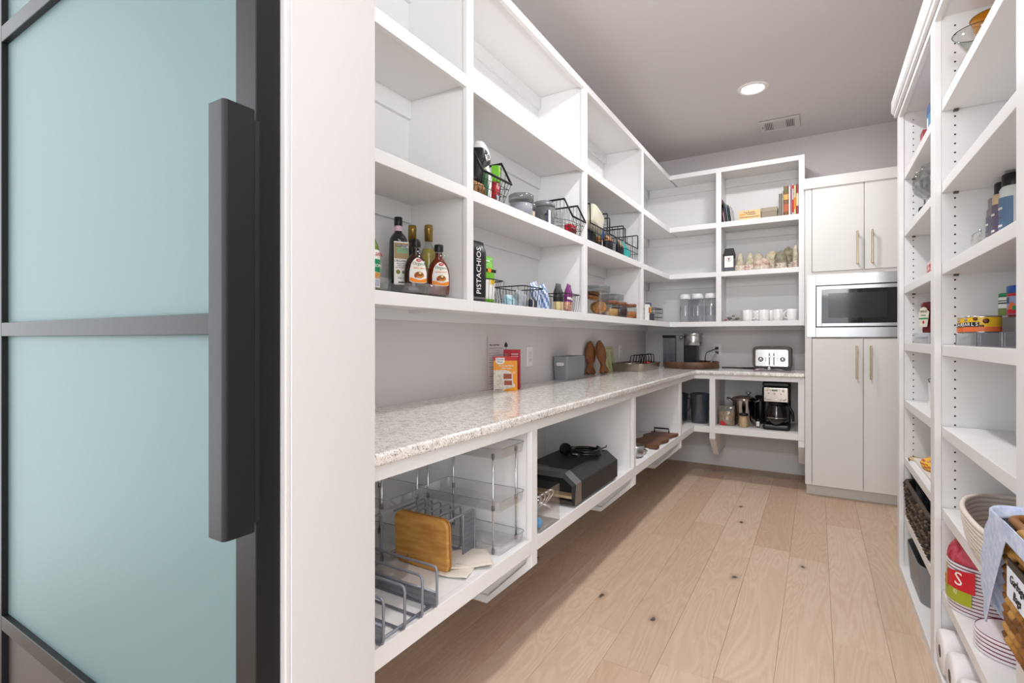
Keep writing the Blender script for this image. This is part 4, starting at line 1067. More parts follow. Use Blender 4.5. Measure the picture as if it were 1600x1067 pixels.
for i, (x, w, h_, pk) in enumerate(sx):
    t = thing('storage_bag', sn[i], 'bag', (x, (4.90, 4.89, 4.99, 4.86, 4.95, 4.87, 4.97, 4.88)[i], ZS), 0, 'knotted bags on the back shelf')
    pouch(w, 0.075, h_, n=20, m=12, top=0.15 if pk > 0.5 else 0.7, exp=2.1, bot=0.8, pinch=0.45, crumple=0.09, seed=40 + i, taper=0.3 if pk > 0.5 else 0.9, dome=0.9 if pk > 0.5 else 0.6).build('bag_body', mat('sachet_%d' % i, sc_[i], 0.6, noise=(28, '#6f6957' if i in (5, 6) else '#cbc1ab', 0.5), bump=(60, 0.4)), t)
    pouch(w * 0.96, 0.072, h_ * 0.34, n=18, m=6, top=0.7, exp=2.2, bot=0.9, pinch=0.8, crumple=0.05, seed=60 + i).build('contents', mat('sweets_%d' % (i % 3), ('#b5a899', '#ad8a7f', '#a0967f')[i % 3], 0.5, noise=(70, '#d9cdbf', 0.4)), t, loc=(0, -0.003, 0.001))
ZS = ZU['C'][1]
t = thing('acrylic_bin', 'clear acrylic bin of odds and ends left of the white mugs', 'bin', (-0.646, 4.895, ZS), 0)
open_box(0.150, 0.13, 0.100, 0.003, 0.004, 0).build('bin_body', ACRYL_D, t)
for i, (x, z, c, r) in enumerate(((-0.05, 0.016, '#b5533c', 0.012), (-0.02, 0.028, '#6b6459', 0.02), (0.015, 0.022, '#a9a49c', 0.017), (0.045, 0.024, '#7a7468', 0.019), (-0.04, 0.045, '#c9c3bb', 0.013), (0.01, 0.05, '#8b8378', 0.014))):
    o = MB().sphere((0, 0, 0), r, 10, 6, 0.7).build('pebble', mat('trinket_%d' % i, c, 0.5), None, (-0.646 + x, 4.870 + 0.012 * (i % 3), ZS + z)); tag(o, ['small rust red pebble at the left of the clear bin by the mugs', 'dark brown lump in the clear bin by the mugs', 'pale grey pebble in the middle of the clear bin by the mugs', 'grey brown pebble at the right of the clear bin', 'white bead on top of the pile in the clear bin', 'tan pebble on top in the middle of the clear bin'][i], 'pebble', 'odds and ends in the clear bin')
MUG = mat('mug_white', '#eceae8', 0.18)
def mug(label, x, y, ang):
    t = thing('mug', label, 'mug', (x, y, ZS), ang, 'white mugs')
    MB().lathe([(0.030, 0), (0.036, 0.003), (0.040, 0.02), (0.041, 0.096), (0.039, 0.097), (0.037, 0.094), (0.036, 0.01), (0.001, 0.008)], 32, cap=False).build('cup', MUG, t)
    MB().tube([(0.039 + 0.030 * math.sin(PI * i / 10) * 0.95, 0, 0.050 + 0.029 * math.cos(PI * i / 10)) for i in range(11)], 0.0045, 8).build('handle', MUG, t)
for i, (x, y, a, lb) in enumerate(((-0.520, 4.880, 0.0, 'first white mug from the clear bin, handle to the right'), (-0.392, 4.885, PI, 'second white mug from the clear bin, handle to the left'), (-0.282, 4.880, -1.2, 'third white mug from the clear bin, handle to the front'), (-0.180, 4.885, PI + 0.5, 'white mug nearest the right end post'), (-0.345, 5.000, 0.4, 'white mug in the second row behind the others'), (-0.455, 5.000, 0.4, 'white mug in the second row, left one'))):
    mug(lb, x, y, a)
# ------------------------------------------------------------------ H: things on the worktop
ZK = ZTOP
PLATE = mat('outlet_plate', '#eceaea', 0.4)
def outlet(label, loc, rz, two=False):
    t = thing('wall_outlet', label, 'outlet', loc, rz)
    MB().box(-0.037, 0.037, -0.006, 0.0, -0.059, 0.059).build('cover_plate', PLATE, t, bevel=0.002)
    MB().box(-0.017, 0.017, -0.009, -0.006, -0.034, 0.034).build('receptacle', mat('outlet_core', '#dedcdc', 0.4), t, bevel=0.001)
    for z in (-0.02, 0.02):
        for x in (-0.0065, 0.0065): MB().box(x - 0.001, x + 0.001, -0.0094, -0.0088, z - 0.004, z + 0.005).build('slot', BLACK, t)
    return t
outlet('white wall outlet on the left wall beside the cake box', (-1.4998, 2.712, 1.092), LWALL)
outlet('white wall outlet on the left wall beside the green flyer', (-1.4998, 4.375, 1.084), LWALL)
outlet('white wall outlet on the back wall with two plugs in it', (-0.815, 5.1648, 1.088), 0)
CA = 0.54
t = carton('cake_box', 'orange cake mix box with a picture of a frosted cake slice', 'box', 0.124, 0.038, 0.178, mat('cake_orange', '#ee9a17', 0.45), (-1.398, 2.272, ZK), CA)
yf = -0.0193
panel(t, RED, -0.0622, 0.0622, 0.157, 0.1782, yf, 'red_band')
b = MB(); b.prism([(-0.052, 0.172), (-0.052, 0.150), (-0.044, 0.141), (-0.028, 0.137), (-0.012, 0.141), (-0.004, 0.150), (-0.004, 0.172)], yf - 0.0008, yf, 'y'); bd = b.build('brand_badge', PAPERW, t)
text('Duncan\nHines', 0.0125, INK, bd, (-0.028, yf - 0.0012, 0.157), FRONT)
text('Perfectly Moist', 0.0125, WHT_INK, t, (0.004, yf - 0.0004, 0.130), FRONT)
text('Milk Cake', 0.0125, WHT_INK, t, (0.006, yf - 0.0004, 0.117), FRONT)
FROST_W = mat('frosting', '#e9e2d6', 0.5, noise=(50, '#d2c6b4', 0.4)); CAKE = mat('red_cake', '#8f4630', 0.8, noise=(300, '#b4705a', 0.3))
b = MB(); b.prism([(-0.062, 0.0), (-0.012, 0.0), (0.004, 0.010), (0.048, 0.020), (0.050, 0.032), (0.040, 0.040), (0.036, 0.090), (0.020, 0.105), (-0.020, 0.110), (-0.062, 0.106)], yf - 0.0006, yf, 'y'); cp = b.build('cake_picture', FROST_W, t)
panel(cp, CAKE, -0.006, 0.034, 0.030, 0.054, yf - 0.0008, 'cake_layer'); panel(cp, CAKE, -0.010, 0.033, 0.062, 0.089, yf - 0.0008, 'cake_layer')
b = MB(); b.tube([(-0.038 + 0.016 * math.cos(a), yf - 0.0007, 0.055 + 0.022 * math.sin(a)) for a in [i * PI / 8 for i in range(-6, 7)]], 0.0016, 5); b.build('frosting_swirl', mat('frosting_shade', '#c9bba4', 0.6), cp)
disc(t, mat('peach_seal', '#f3b07a', 0.5), 0.044, 0.095, 0.008, 0.008, yf - 0.0003); panel(t, INK, -0.056, -0.018, 0.004, 0.007, yf - 0.001, 'print_line')
t = carton('red_box', 'dark red carton standing behind the orange cake box', 'box', 0.088, 0.036, 0.212, mat('dark_red_card', '#b81f30', 0.45), (-1.415, 2.368, ZK), CA - 0.12)
panel(t, PAPERW, -0.002, 0.034, 0.186, 0.190, -0.0183); panel(t, PAPERW, -0.002, 0.034, 0.174, 0.178, -0.0183); panel(t, mat('mini_cake', '#a5685a', 0.6), -0.038, -0.020, 0.170, 0.193, -0.0183)
mn = MB().box(-0.104, 0.104, -0.0012, 0.0, 0, 0.287).build('paper_menu', mat('pale_paper', '#dcd3d6', 0.7), None, (-1.494, 2.358, ZK), (-0.012, 0, LWALL)); tag(mn, 'tall pale paper menu leaning on the wall behind the cake box', 'paper')
text('Menu of the Week', 0.0125, INK, mn, (-0.042, -0.0016, 0.237), FRONT)
b = MB(); [b.sphere((0.078 + dx, -0.0016, 0.233 + dz), 0.011, 8, 5, 0.9) for dx, dz in ((-0.008, 0), (0.008, 0), (0, 0.009))]; b.box(0.076, 0.080, -0.0022, -0.001, 0.205, 0.233)
for i in range(len(b.v)): b.v[i] = (b.v[i][0], -0.0016 + (b.v[i][1] + 0.0016) * 0.03, b.v[i][2])
b.build('tree_mark', INK, mn)
for i in range(16): MB().box(-0.095, -0.095 + (0.10 if i % 3 else 0.14) + 0.01 * (i % 2), -0.0016, -0.0011, 0.218 - i * 0.0125, 0.2195 - i * 0.0125 + (0.001 if i % 4 == 0 else 0)).build('print_line', mat('rose_ink', '#b8868f', 0.6) if i % 3 == 1 else GREYINK, mn)
# grey bin with a hand hole
t = thing('storage_bin', 'grey plastic storage bin with an oval hand hole on the worktop', 'bin', (-1.432, 3.150, ZK), 0)
GB = mat('blue_grey_plastic', '#868c90', 0.45)
open_box(0.118, 0.290, 0.155, 0.003, 0.022, 0.006, 6).build('bin_body', GB, t, bevel=0.001)
b = MB(); b.prism([(x, z) for x, z in rrect(0.056, 0.022, 0.0105, 6, 0.0, 0.105)], -0.1445, -0.1425, 'y'); b.build('hand_hole', mat('hand_hole_light', '#d9d4d0', 0.7), t)
MB().tube([(x, -0.1440, z) for x, z in rrect(0.060, 0.026, 0.0125, 6, 0.0, 0.105)], 0.0018, 6, True).build('hand_hole_rim', GB, t)
# two fish-shaped boards
FISHW = mat('fish_wood', '#8f5a2c', 0.5, noise=(9, '#6e4120', 0.4))
def fish(label, y, x, rz, tilt, w, h):
    half = [(0.0, 0.0), (0.62, 0.0), (0.95, 0.06), (0.80, 0.13), (0.40, 0.24), (0.42, 0.30), (0.85, 0.45), (1.0, 0.60), (0.92, 0.74), (0.68, 0.86), (0.34, 0.95), (0.08, 1.0)]
    body = [(a * w / 2, b_ * h) for a, b_ in half]
    poly = [(-a, b_) for a, b_ in body[1:]][::-1] + [(0.0, 0.05 * h)] + body[1:]
    b = MB(); b.prism(poly, -0.009, 0.009, 'y')
    o = b.build('fish_board', FISHW, None, (x, y, ZK + 0.003), (tilt, 0.0, rz), bevel=0.003)
    return tag(o, label, 'board', 'fish-shaped wooden boards')
fish('fish-shaped wooden board leaning on the wall, nearer and half hidden', 3.600, -1.462, LWALL - 0.06, -0.06, 0.155, 0.250).rotation_euler.rotate_axis('Y', 0.10)
fish('fish-shaped wooden board leaning in front, beside the green flyer', 3.742, -1.405, LWALL, -0.18, 0.185, 0.258)
fl = MB().box(-0.118, 0.118, -0.0012, 0, 0, 0.205).build('green_flyer', mat('pale_green_paper', '#b9bd8f', 0.7), None, (-1.462, 4.045, ZK + 0.001), (-0.14, 0, LWALL)); tag(fl, 'pale green printed flyer leaning on the wall beside the fish board', 'paper')
for cx_ in (-0.035, 0.055):
    for i in range(11): MB().box(cx_ - 0.012, cx_ + 0.012, -0.0017, -0.001, 0.155 - i * 0.0125, 0.159 - i * 0.0125).build('print_line', INK if (i % 4) else mat('olive_ink', '#6d7148', 0.6), fl)
MB().box(-0.05, 0.06, -0.0017, -0.001, 0.186, 0.190).build('print_line', mat('olive_ink', '#6d7148', 0.6), fl)
# roasting pan with rack
t = thing('roasting_pan', 'shallow stainless roasting pan with handles on the worktop corner', 'pan', (-1.347, 4.355, ZK), LWALL)
PANS = mat('pan_steel', '#a59c92', 0.28, 1.0)
open_box(0.555, 0.280, 0.062, 0.003, 0.035, 0.010, 6).build('pan_body', PANS, t)
MB().tube([(x, y, 0.062) for x, y in rrect(0.560, 0.285, 0.036, 6)], 0.0035, 6, True).build('pan_rim', PANS, t)
for q in (-1, 1): MB().tube([(q * 0.275, -0.06, 0.062), (q * 0.292, -0.05, 0.066), (q * 0.292, 0.05, 0.066), (q * 0.275, 0.06, 0.062)], 0.004, 6).build('handle', PANS, t)
rk = thing('roasting_rack', 'black wire roasting rack standing in the roasting pan', 'rack', (-1.347, 4.355, ZK + 0.006), LWALL)
b = MB()
for q in (-1, 1): b.tube([(-0.20, q * 0.10, 0.055), (0.22, q * 0.10, 0.055)], 0.003, 6)
b.tube([(-0.23, -0.10, 0.055), (-0.23, 0.10, 0.055)], 0.003, 6); b.tube([(0.23, -0.10, 0.055), (0.23, 0.10, 0.055)], 0.003, 6)
b.build('rack_frame', BLK_WIRE, rk)
for i in range(6):
    x = -0.20 + i * 0.08
    MB().tube([(x, -0.098, 0.058), (x + 0.004, -0.098, 0.112), (x + 0.012, -0.088, 0.126), (x + 0.016, -0.045, 0.128), (x + 0.012, -0.015, 0.122), (x + 0.002, -0.008, 0.058)], 0.0042, 6).build('hoop', BLK_WIRE, rk)
    MB().tube([(x + 0.03, -0.105, 0.005), (x + 0.03, -0.105, 0.058)], 0.003, 6).build('foot', BLK_WIRE, rk)
o = MB().lathe([(0.001, 0), (0.03, 0.002), (0.035, 0.010), (0.02, 0.016), (0.001, 0.018)], 14).build('red_dish', RED, None, (-1.265, 4.395, ZK + 0.052)); tag(o, 'small red silicone dish lying in the roasting pan', 'dish')
# round wooden tray
TRAYW = mat('tray_walnut', '#6d4a35', 0.5, noise=(14, '#4f3425', 0.4))
t = thing('round_tray', 'round dark wooden tray under the coffee machine', 'tray', (-1.000, 4.905, ZK), 0)
MB().lathe([(0.001, 0), (0.236, 0), (0.236, 0.010), (0.001, 0.010)], 48, cap=False).build('tray_base', TRAYW, t)
MB().lathe([(0.236, 0.0), (0.242, 0.004), (0.242, 0.060), (0.238, 0.062), (0.231, 0.060), (0.231, 0.010)], 56, cap=False).build('tray_rim', TRAYW, t)
# capsule coffee machine
ZM = ZK + 0.011
cmx, cmy = -1.055, 4.900
t = thing('coffee_machine', 'capsule coffee machine with a clear water tank and a steel round head', 'coffee machine', (cmx, cmy, ZM), 0)
GM = mat('machine_grey', '#6f7175', 0.4, 0.3)
tank = open_box(0.125, 0.125, 0.235, 0.0025, 0.02, 0.004, 5).build('water_tank', see_through('tank_plastic', '#eef0f2', 0.04, 0.05, 0.05, '#a9aeb4'), t, loc=(-0.130, 0.0, 0.03))
MB().box(-0.192, -0.068, -0.062, 0.062, 0.265, 0.292).build('tank_lid', BLACK, t, bevel=0.004)
MB().box(-0.188, -0.072, -0.058, 0.058, 0.033, 0.118).build('water', see_through('water', '#e3e8ec', 0.05, 0.02, 0.10, '#a3adb8'), t)
MB().box(-0.190, -0.070, -0.062, 0.062, 0.0, 0.030).build('tank_base', GM, t, bevel=0.003)
MB().box(-0.066, 0.004, -0.070, 0.080, 0.0, 0.296).build('body', GM, t, bevel=0.006)
MB().box(0.004, 0.112, -0.045, 0.080, 0.0, 0.200).build('column', BLACK, t, bevel=0.004)
MB().lathe([(0.080, 0.0), (0.084, 0.004), (0.084, 0.072), (0.078, 0.080), (0.078, 0.094), (0.084, 0.098), (0.082, 0.112), (0.001, 0.116)], 40, (0, 0, 0)).build('head', STEEL, t, loc=(0.080, -0.020, 0.196))
MB().cyl((-0.015, -0.082, 0.272), (-0.015, -0.066, 0.272), 0.017, 20).build('dial', BLACK, t)
MB().cyl((-0.015, -0.084, 0.272), (-0.015, -0.080, 0.272), 0.009, 20).build('dial_cap', STEEL, t)
MB().lathe([(0.001, 0), (0.070, 0), (0.072, 0.012), (0.001, 0.014)], 30).build('drip_tray', BLACK, t, loc=(0.075, -0.085, 0.0))
# plugs and cords on the back wall
t = thing('plugged_cord', 'black plug and looping cord in the upper socket of the back wall', 'cord', (-0.812, 5.150, 1.108), 0)
MB().box(-0.013, 0.013, -0.034, 0.004, -0.010, 0.012).build('plug', BLACK, t, bevel=0.003)
def spline(pts, n=8):
    out = []
    P = [Vector(p) for p in pts]; P = [P[0]] + P + [P[-1]]
    for i in range(1, len(P) - 2):
        for k in range(n):
            u = k / n
            out.append(0.5 * ((2 * P[i]) + (P[i + 1] - P[i - 1]) * u + (2 * P[i - 1] - 5 * P[i] + 4 * P[i + 1] - P[i + 2]) * u * u + (3 * P[i] - P[i - 1] - 3 * P[i + 1] + P[i + 2]) * u ** 3))
    out.append(P[-2]); return out
MB().tube(spline([(0, -0.03, 0.0), (-0.04, -0.05, -0.02), (-0.085, -0.055, -0.045), (-0.100, -0.05, -0.10), (-0.098, -0.05, -0.155), (-0.12, -0.05, -0.164)]), 0.0035, 8).build('cord', BLACK, t)
t = thing('plugged_cord', 'short clear and black plug in the lower socket of the back wall', 'cord', (-0.812, 5.150, 1.068), 0)
MB().box(-0.013, 0.013, -0.036, 0.004, -0.012, 0.010).build('plug', BLACK, t, bevel=0.003)
MB().tube(spline([(-0.004, -0.036, -0.006), (-0.02, -0.06, -0.03), (-0.035, -0.07, -0.07), (-0.05, -0.07, -0.118)]), 0.007, 8).build('cord', mat('clear_cord', '#b9b9bd', 0.3), t)
# toaster
t = thing('toaster', 'brushed steel four-slot toaster with two levers and round dials', 'toaster', (-0.330, 4.955, ZK), 0)
TS = mat('toaster_steel', '#c3c1bf', 0.22, 1.0); TD = mat('toaster_dark', '#4b443e', 0.4, 0.3)
b = MB(); b.prism(rrect(0.296, 0.180, 0.03, 6, 0, 0.112), -0.095, 0.095, 'y'); b.build('shell', TD, t, bevel=0.004)
b = MB(); b.prism(rrect(0.258, 0.148, 0.016, 5, 0, 0.105), -0.112, -0.094, 'y'); b.build('front_panel', TS, t, bevel=0.006)
MB().box(-0.14, 0.14, -0.09, 0.09, 0.0, 0.024).build('base', BLACK, t)
for cpts in ([(-0.425, 0.105, 0.0045), (-0.33, 0.145, 0.0045), (-0.25, 0.085, 0.0045), (-0.18, 0.055, 0.0045), (-0.13, 0.075, 0.006)], [(-0.27, 0.13, 0.0045), (-0.215, 0.155, 0.0045), (-0.15, 0.17, 0.0045), (-0.07, 0.12, 0.0045), (-0.05, 0.085, 0.008)]):
    MB().tube(spline(cpts), 0.0042, 8).build('power_cord', BLACK, t)
for x in (-0.017, 0.017):
    MB().box(x - 0.004, x + 0.004, -0.1135, -0.111, 0.046, 0.148).build('lever_slot', BLACK, t)
    MB().box(x - 0.009, x + 0.009, -0.130, -0.113, 0.112, 0.126).build('lever', TS, t, bevel=0.003)
for x in (-0.083, 0.083):
    MB().lathe([(0.020, 0), (0.020, 0.006)], 24, cap=True).build('dial_ring', BLACK, t, loc=(x, -0.112, 0.095), rot=(PI / 2, 0, 0))
    MB().lathe([(0.016, 0), (0.015, 0.016), (0.001, 0.017)], 24).build('dial', CHROME, t, loc=(x, -0.112, 0.095), rot=(PI / 2, 0, 0))
    for k in (-1, 0, 1):
        MB().box(x * 0.55 - 0.004, x * 0.55 + 0.004, -0.114, -0.112, 0.095 + k * 0.012 - 0.003, 0.095 + k * 0.012 + 0.003).build('button', mat('toaster_button', '#8d8b89', 0.4, 0.5), t)
for y in (-0.045, 0.045):
    for x in (-0.06, 0.06): MB().box(x - 0.05, x + 0.05, y - 0.012, y + 0.012, 0.2015, 0.2035).build('bread_slot', BLACK, t)
gl_ = thing('wrapped_glassware', 'small clear crumpled wrapper lying before the toaster', 'wrapper', (-0.345, 4.790, ZK), 0)
WRP = see_through('wrapper_film', '#e9dfe2', 0.10, 0.12, 0.15, '#c9b3ba')
rr = random.Random(5)
for q in (-1, 1):
    MB().grid(lambda u, v, q=q: (q * (0.012 + 0.105 * u), (v - 0.5) * (0.03 + 0.085 * u), 0.004 + 0.016 * abs(math.sin(5 * v + 3 * u)) * (0.4 + u * (1 - u) * 2)), 10, 10).build('wing', WRP, gl_)
MB().sphere((0, 0, 0.020), 0.018, 10, 7, 0.9).build('knot', CHROME, gl_)

# ------------------------------------------------------------------ I: lower cabinets
ZL = ZB1
ORG = mat('organizer_grey', '#8b8f99', 0.4, 0.4)
def meshy():
    m = bpy.data.materials.new('steel_mesh'); m.use_nodes = True
    nt = m.node_tree; N = nt.nodes.new; L = nt.links; b = nt.nodes['Principled BSDF']
    b.inputs['Base Color'].default_value = lin('#7f838d'); b.inputs['Metallic'].default_value = 0.4; b.inputs['Roughness'].default_value = 0.45
    tc = N('ShaderNodeTexCoord'); mp = N('ShaderNodeMapping'); mp.inputs['Rotation'].default_value = (0, PI / 4, PI / 4); mp.inputs['Scale'].default_value = (420, 420, 420)
    L.new(tc.outputs['Object'], mp.inputs['Vector'])
    ch = N('ShaderNodeTexChecker'); ch.inputs['Scale'].default_value = 1.0
    L.new(mp.outputs[0], ch.inputs['Vector'])
    mr = N('ShaderNodeMapRange'); mr.inputs[3].default_value = 0.42; mr.inputs[4].default_value = 1.0
    L.new(ch.outputs['Fac'], mr.inputs[0]); L.new(mr.outputs[0], b.inputs['Alpha'])
    return m
MESH = meshy()
def organizer(label, loc, rz, xs, depth, h, panels, group='grey steel pan organizers'):
    """U hoops standing across the depth (local y), spaced along local x"""
    t = thing('pan_organizer', label, 'organizer', loc, rz, group)
    for x in xs:
        r = 0.012
        pts = [(x, depth / 2, 0.004), (x, -depth / 2 + r, 0.004), (x, -depth / 2 + r * 0.3, 0.004 + r * 0.3), (x, -depth / 2, 0.004 + r), (x, -depth / 2, h - r), (x, -depth / 2 + r * 0.3, h - r * 0.3), (x, -depth / 2 + r, h), (x, depth / 2, h)]
        MB().tube(pts, 0.0036, 8).build('hoop', ORG, t)
    for y in (-depth / 2 + 0.022, depth / 2 - 0.02):
        MB().tube([(xs[0], y, 0.004), (xs[-1], y, 0.004)], 0.0042, 8).build('base_rod', ORG, t)
    for x, z1, d1 in panels:
        MB().box(x - 0.0006, x + 0.0006, -depth / 2 + 0.002, depth / 2, 0.006, z1).build('mesh_panel', MESH, t)
        MB().tube([(x, -depth / 2, z1), (x, depth / 2, z1)], 0.003, 6).build('panel_rail', ORG, t)
    return t
# local x -> world +y, front (-y) -> world +x
organizer('grey steel organizer with four low hoops at the near cabinet front', (-1.085, 0.998, ZL), LWALL, [-0.101, -0.027, 0.040, 0.101], 0.375, 0.116, [(0.101, 0.045, 0), (-0.101, 0.05, 0)])
organizer('grey steel organizer with a mesh end panel behind the bamboo board', (-1.135, 1.385, ZL), PI, [-0.105, -0.045, 0.0, 0.045, 0.085, 0.118], 0.165, 0.150, [])
t2 = [o for o in bpy.data.objects if o.get('label', '').startswith('grey steel organizer with a mesh end')][0]
MB().box(-0.1062, -0.1050, -0.072, -0.015, 0.008, 0.148).build('mesh_panel', MESH, t2)
MB().tube([(-0.1056, -0.014, 0.006), (-0.1056, -0.014, 0.150)], 0.003, 6).build('panel_rail', ORG, t2)
MB().tube([(0.118, 0.04, 0.142), (-0.105, 0.04, 0.142)], 0.003, 6).build('panel_rail', ORG, t2)
organizer('grey steel organizer standing deep in the near cabinet', (-1.300, 1.130, ZL), PI, [-0.060, 0.0, 0.060, 0.11], 0.20, 0.165, [(0.11, 0.160, 0)])
t = thing('bamboo_board', 'rounded bamboo cutting board standing in the near cabinet', 'board', (-1.103, 1.2685, ZL + 0.001), 0)
b = MB(); b.prism(rrect(0.222, 0.172, 0.028, 6, 0, 0.086), 0, 0.013, 'y')
def bamboo():
    m = mat('bamboo', '#c08a45', 0.45); nt = m.node_tree; N = nt.nodes.new; L = nt.links
    tc = N('ShaderNodeTexCoord'); mp = N('ShaderNodeMapping'); mp.inputs['Scale'].default_value = (9, 9, 55)
    L.new(tc.outputs['Object'], mp.inputs['Vector']); wn = N('ShaderNodeTexNoise'); wn.inputs['Scale'].default_value = 1.0; L.new(mp.outputs[0], wn.inputs['Vector'])
    r = N('ShaderNodeValToRGB'); r.color_ramp.elements[0].position = 0.35; r.color_ramp.elements[0].color = lin('#b47c3a'); r.color_ramp.elements[1].position = 0.65; r.color_ramp.elements[1].color = lin('#cf9b55')
    L.new(wn.outputs['Fac'], r.inputs['Fac']); L.new(r.outputs[0], nt.nodes['Principled BSDF'].inputs['Base Color']); return m
bb_ = b.build('board', bamboo(), t, rot=(0.035, 0, 0), bevel=0.004)
b = MB(); b.prism(rrect(0.222, 0.172, 0.028, 6, 0.001, 0.086), 0.0155, 0.0215, 'y')
b.build('backing_board', mat('bamboo_dark', '#a97536', 0.5), t, rot=(0.035, 0, 0), bevel=0.002)
# acrylic towers
def tower(label, loc, w, d, tiers):
    t = thing('acrylic_tower', label, 'organizer', loc, LWALL, 'clear tiered organizers')
    for z in tiers:
        o = open_box(w, d, 0.036, 0.0025, 0.020, 0.004, 5).build('tray', ACRYL_D, t, loc=(0, 0, z))
        MB().tube([(x, y, z + 0.036) for x, y in rrect(w, d, 0.020, 5)], 0.0012, 5, True).build('tray_lip', see_through('lip_clear', '#d9dde1', 0.2, 0.05, 0.25, '#c5c9ce'), t)
    for x in (-w / 2 + 0.012, w / 2 - 0.012):
        for y in (-d / 2 + 0.035, d / 2 - 0.035):
            MB().cyl((x, y, 0.002), (x, y, tiers[-1] + 0.018), 0.0032, 10).build('rod', CHROME, t)
            for z in tiers: MB().cyl((x, y, z), (x, y, z + 0.016), 0.0055, 10).build('ferrule', see_through('ferrule_clear', '#b9bcc0', 0.2, 0.05, 0.4, '#85898f'), t)
    return t
tower('clear three-tier organizer tower beside the cabinet partition', (-1.105, 1.556, ZL), 0.180, 0.360, [0.001, 0.150, 0.330])
tower('clear three-tier organizer tower further back in the near cabinet', (-1.345, 1.330, ZL), 0.200, 0.260, [0.001, 0.175, 0.335])
t = thing('drawer_tray', 'clear plastic drawer trays lying at the near left of the cabinet', 'tray', (-1.180, 1.150, ZL), 0.15)
open_box(0.17, 0.13, 0.045, 0.003, 0.012, 0.004).build('tray_body', ACRYL_D, t)
open_box(0.165, 0.125, 0.040, 0.003, 0.012, 0.004).build('inner_tray', ACRYL_D, t, loc=(0, 0, 0.022))
# cotton bags
COT = mat('cotton', '#e3dace', 0.9, bump=(300, 0.15))
def cloth(label, x, y, rz, w, d, z, seed):
    rr = random.Random(seed); p = [rr.uniform(0, 6) for _ in range(4)]
    b = MB(); b.grid(lambda u, v: ((u - 0.5) * w, (v - 0.5) * d, 0.0025 + 0.0022 * (1 + math.sin(7 * u + p[0] + 3 * v)) * (0.4 + 0.6 * abs(2 * v - 1)) + 0.0015 * (1 + math.sin(9 * v + p[1]))), 18, 14)
    return tag(b.build('cotton_bag', COT, None, (x, y, ZL + z), (0, 0, rz), solid=0.003), label, 'bag')
cloth('folded cream cotton bag under the organizer at the cabinet front', -1.005, 1.385, 0.75, 0.16, 0.14, 0.006, 3)
cloth('second cream cotton bag folded beneath, by the bamboo board', -0.985, 1.300, 0.3, 0.10, 0.08, 0.001, 8)

# second bay: indoor pizza oven with folded legs, hose, bin of tools
t = thing('countertop_oven', 'black angular countertop oven with a silver mouth', 'oven', (-1.085, 2.07, ZL), 0)
OVB = mat('oven_black', '#1d1d1e', 0.5); OVS = mat('oven_silver', '#8b8b8d', 0.3, 0.9)
sec = [(0.176, 0.012), (0.176, 0.102), (0.118, 0.146), (-0.105, 0.146), (-0.165, 0.102), (-0.165, 0.012)]
b = MB(); b.prism(sec, 0.06, 0.545, 'y'); b.build('shell', OVB, t, bevel=0.004)
inn = [(0.150, 0.020), (0.150, 0.088), (0.108, 0.118), (-0.095, 0.118), (-0.140, 0.088), (-0.140, 0.020)]
n = len(sec); b = MB()
vs = [(x, 0.0 - 0.012 * (z < 0.05), z) for x, z in sec] + [(x, 0.010, z) for x, z in inn] + [(x, 0.0605, z) for x, z in sec] + [(x, 0.0605, z) for x, z in inn]
fs = []
for i in range(n):
    j = (i + 1) % n
    fs += [(i, n + i, n + j, j), (i, j, 2 * n + j, 2 * n + i), (n + i, 3 * n + i, 3 * n + j, n + j)]
b.add(vs, fs); b.build('silver_mouth', OVS, t)
MB().box(-0.138, 0.148, 0.012, 0.40, 0.030, 0.042).build('baking_stone', mat('pizza_stone', '#b79c78', 0.8), t)
b = MB(); b.prism(inn, 0.40, 0.405, 'y'); b.build('chamber_back', BLACK, t)
for i in range(12):
    MB().box(-0.085 + i * 0.0075, -0.085 + i * 0.0075 + (0.0045 if i % 3 else 0.006), 0.068, 0.075 + 0.003 * (i % 2), 0.1462, 0.1468).build('logo_stroke', mat('logo_silver', '#b9b9bb', 0.3, 0.8), t)
for x in (-0.14, 0.15):
    for y in (0.08, 0.50): MB().cyl((x, y, 0), (x, y, 0.013), 0.012, 12).build('foot', BLACK, t)
hs = thing('gas_hose', 'coiled black gas hose with a silver fitting on the oven', 'hose', (-1.015, 2.440, ZL + 0.1475), 0)
b = MB()
coil = [(0.072 * math.cos(a) * (1 - 0.02 * (i // 30)), 0.072 * math.sin(a), 0.008 + 0.0125 * (i / 30)) for i, a in [(i, 2 * PI * i / 30) for i in range(0, 66)]]
b.tube(coil, 0.0075, 8); b.build('hose', BLACK, hs)
MB().tube([(-0.075, -0.02, 0.012), (-0.045, -0.065, 0.012), (-0.005, -0.085, 0.014)], 0.009, 8).build('fitting', CHROME, hs)
MB().cyl((-0.105, -0.045, 0.030), (-0.085, -0.055, 0.030), 0.030, 24).build('regulator_knob', BLACK, hs)
MB().tube([(0.06, 0.05, 0.03), (0.085, 0.06, 0.04), (0.09, 0.05, 0.05)], 0.003, 6).build('tie', BLACK, hs)
kb = thing('gas_regulator', 'black round regulator standing at the near end behind the oven', 'regulator', (-1.300, 2.235, ZL + 0.098), 0)
MB().cyl((-0.01, 0, 0.03), (0.012, -0.006, 0.03), 0.030, 24).build('knob_wheel', BLACK, kb); MB().cyl((0.0, 0, 0.03), (-0.004, 0.004, -0.097), 0.016, 14).build('stem', BLACK, kb)
t = thing('tool_bin', 'clear acrylic bin of steel kitchen tools beside the oven', 'bin', (-1.010, 1.815, ZL), LWALL)
open_box(0.180, 0.205, 0.150, 0.003, 0.006, 0.0).build('bin_body', ACRYL_D, t)
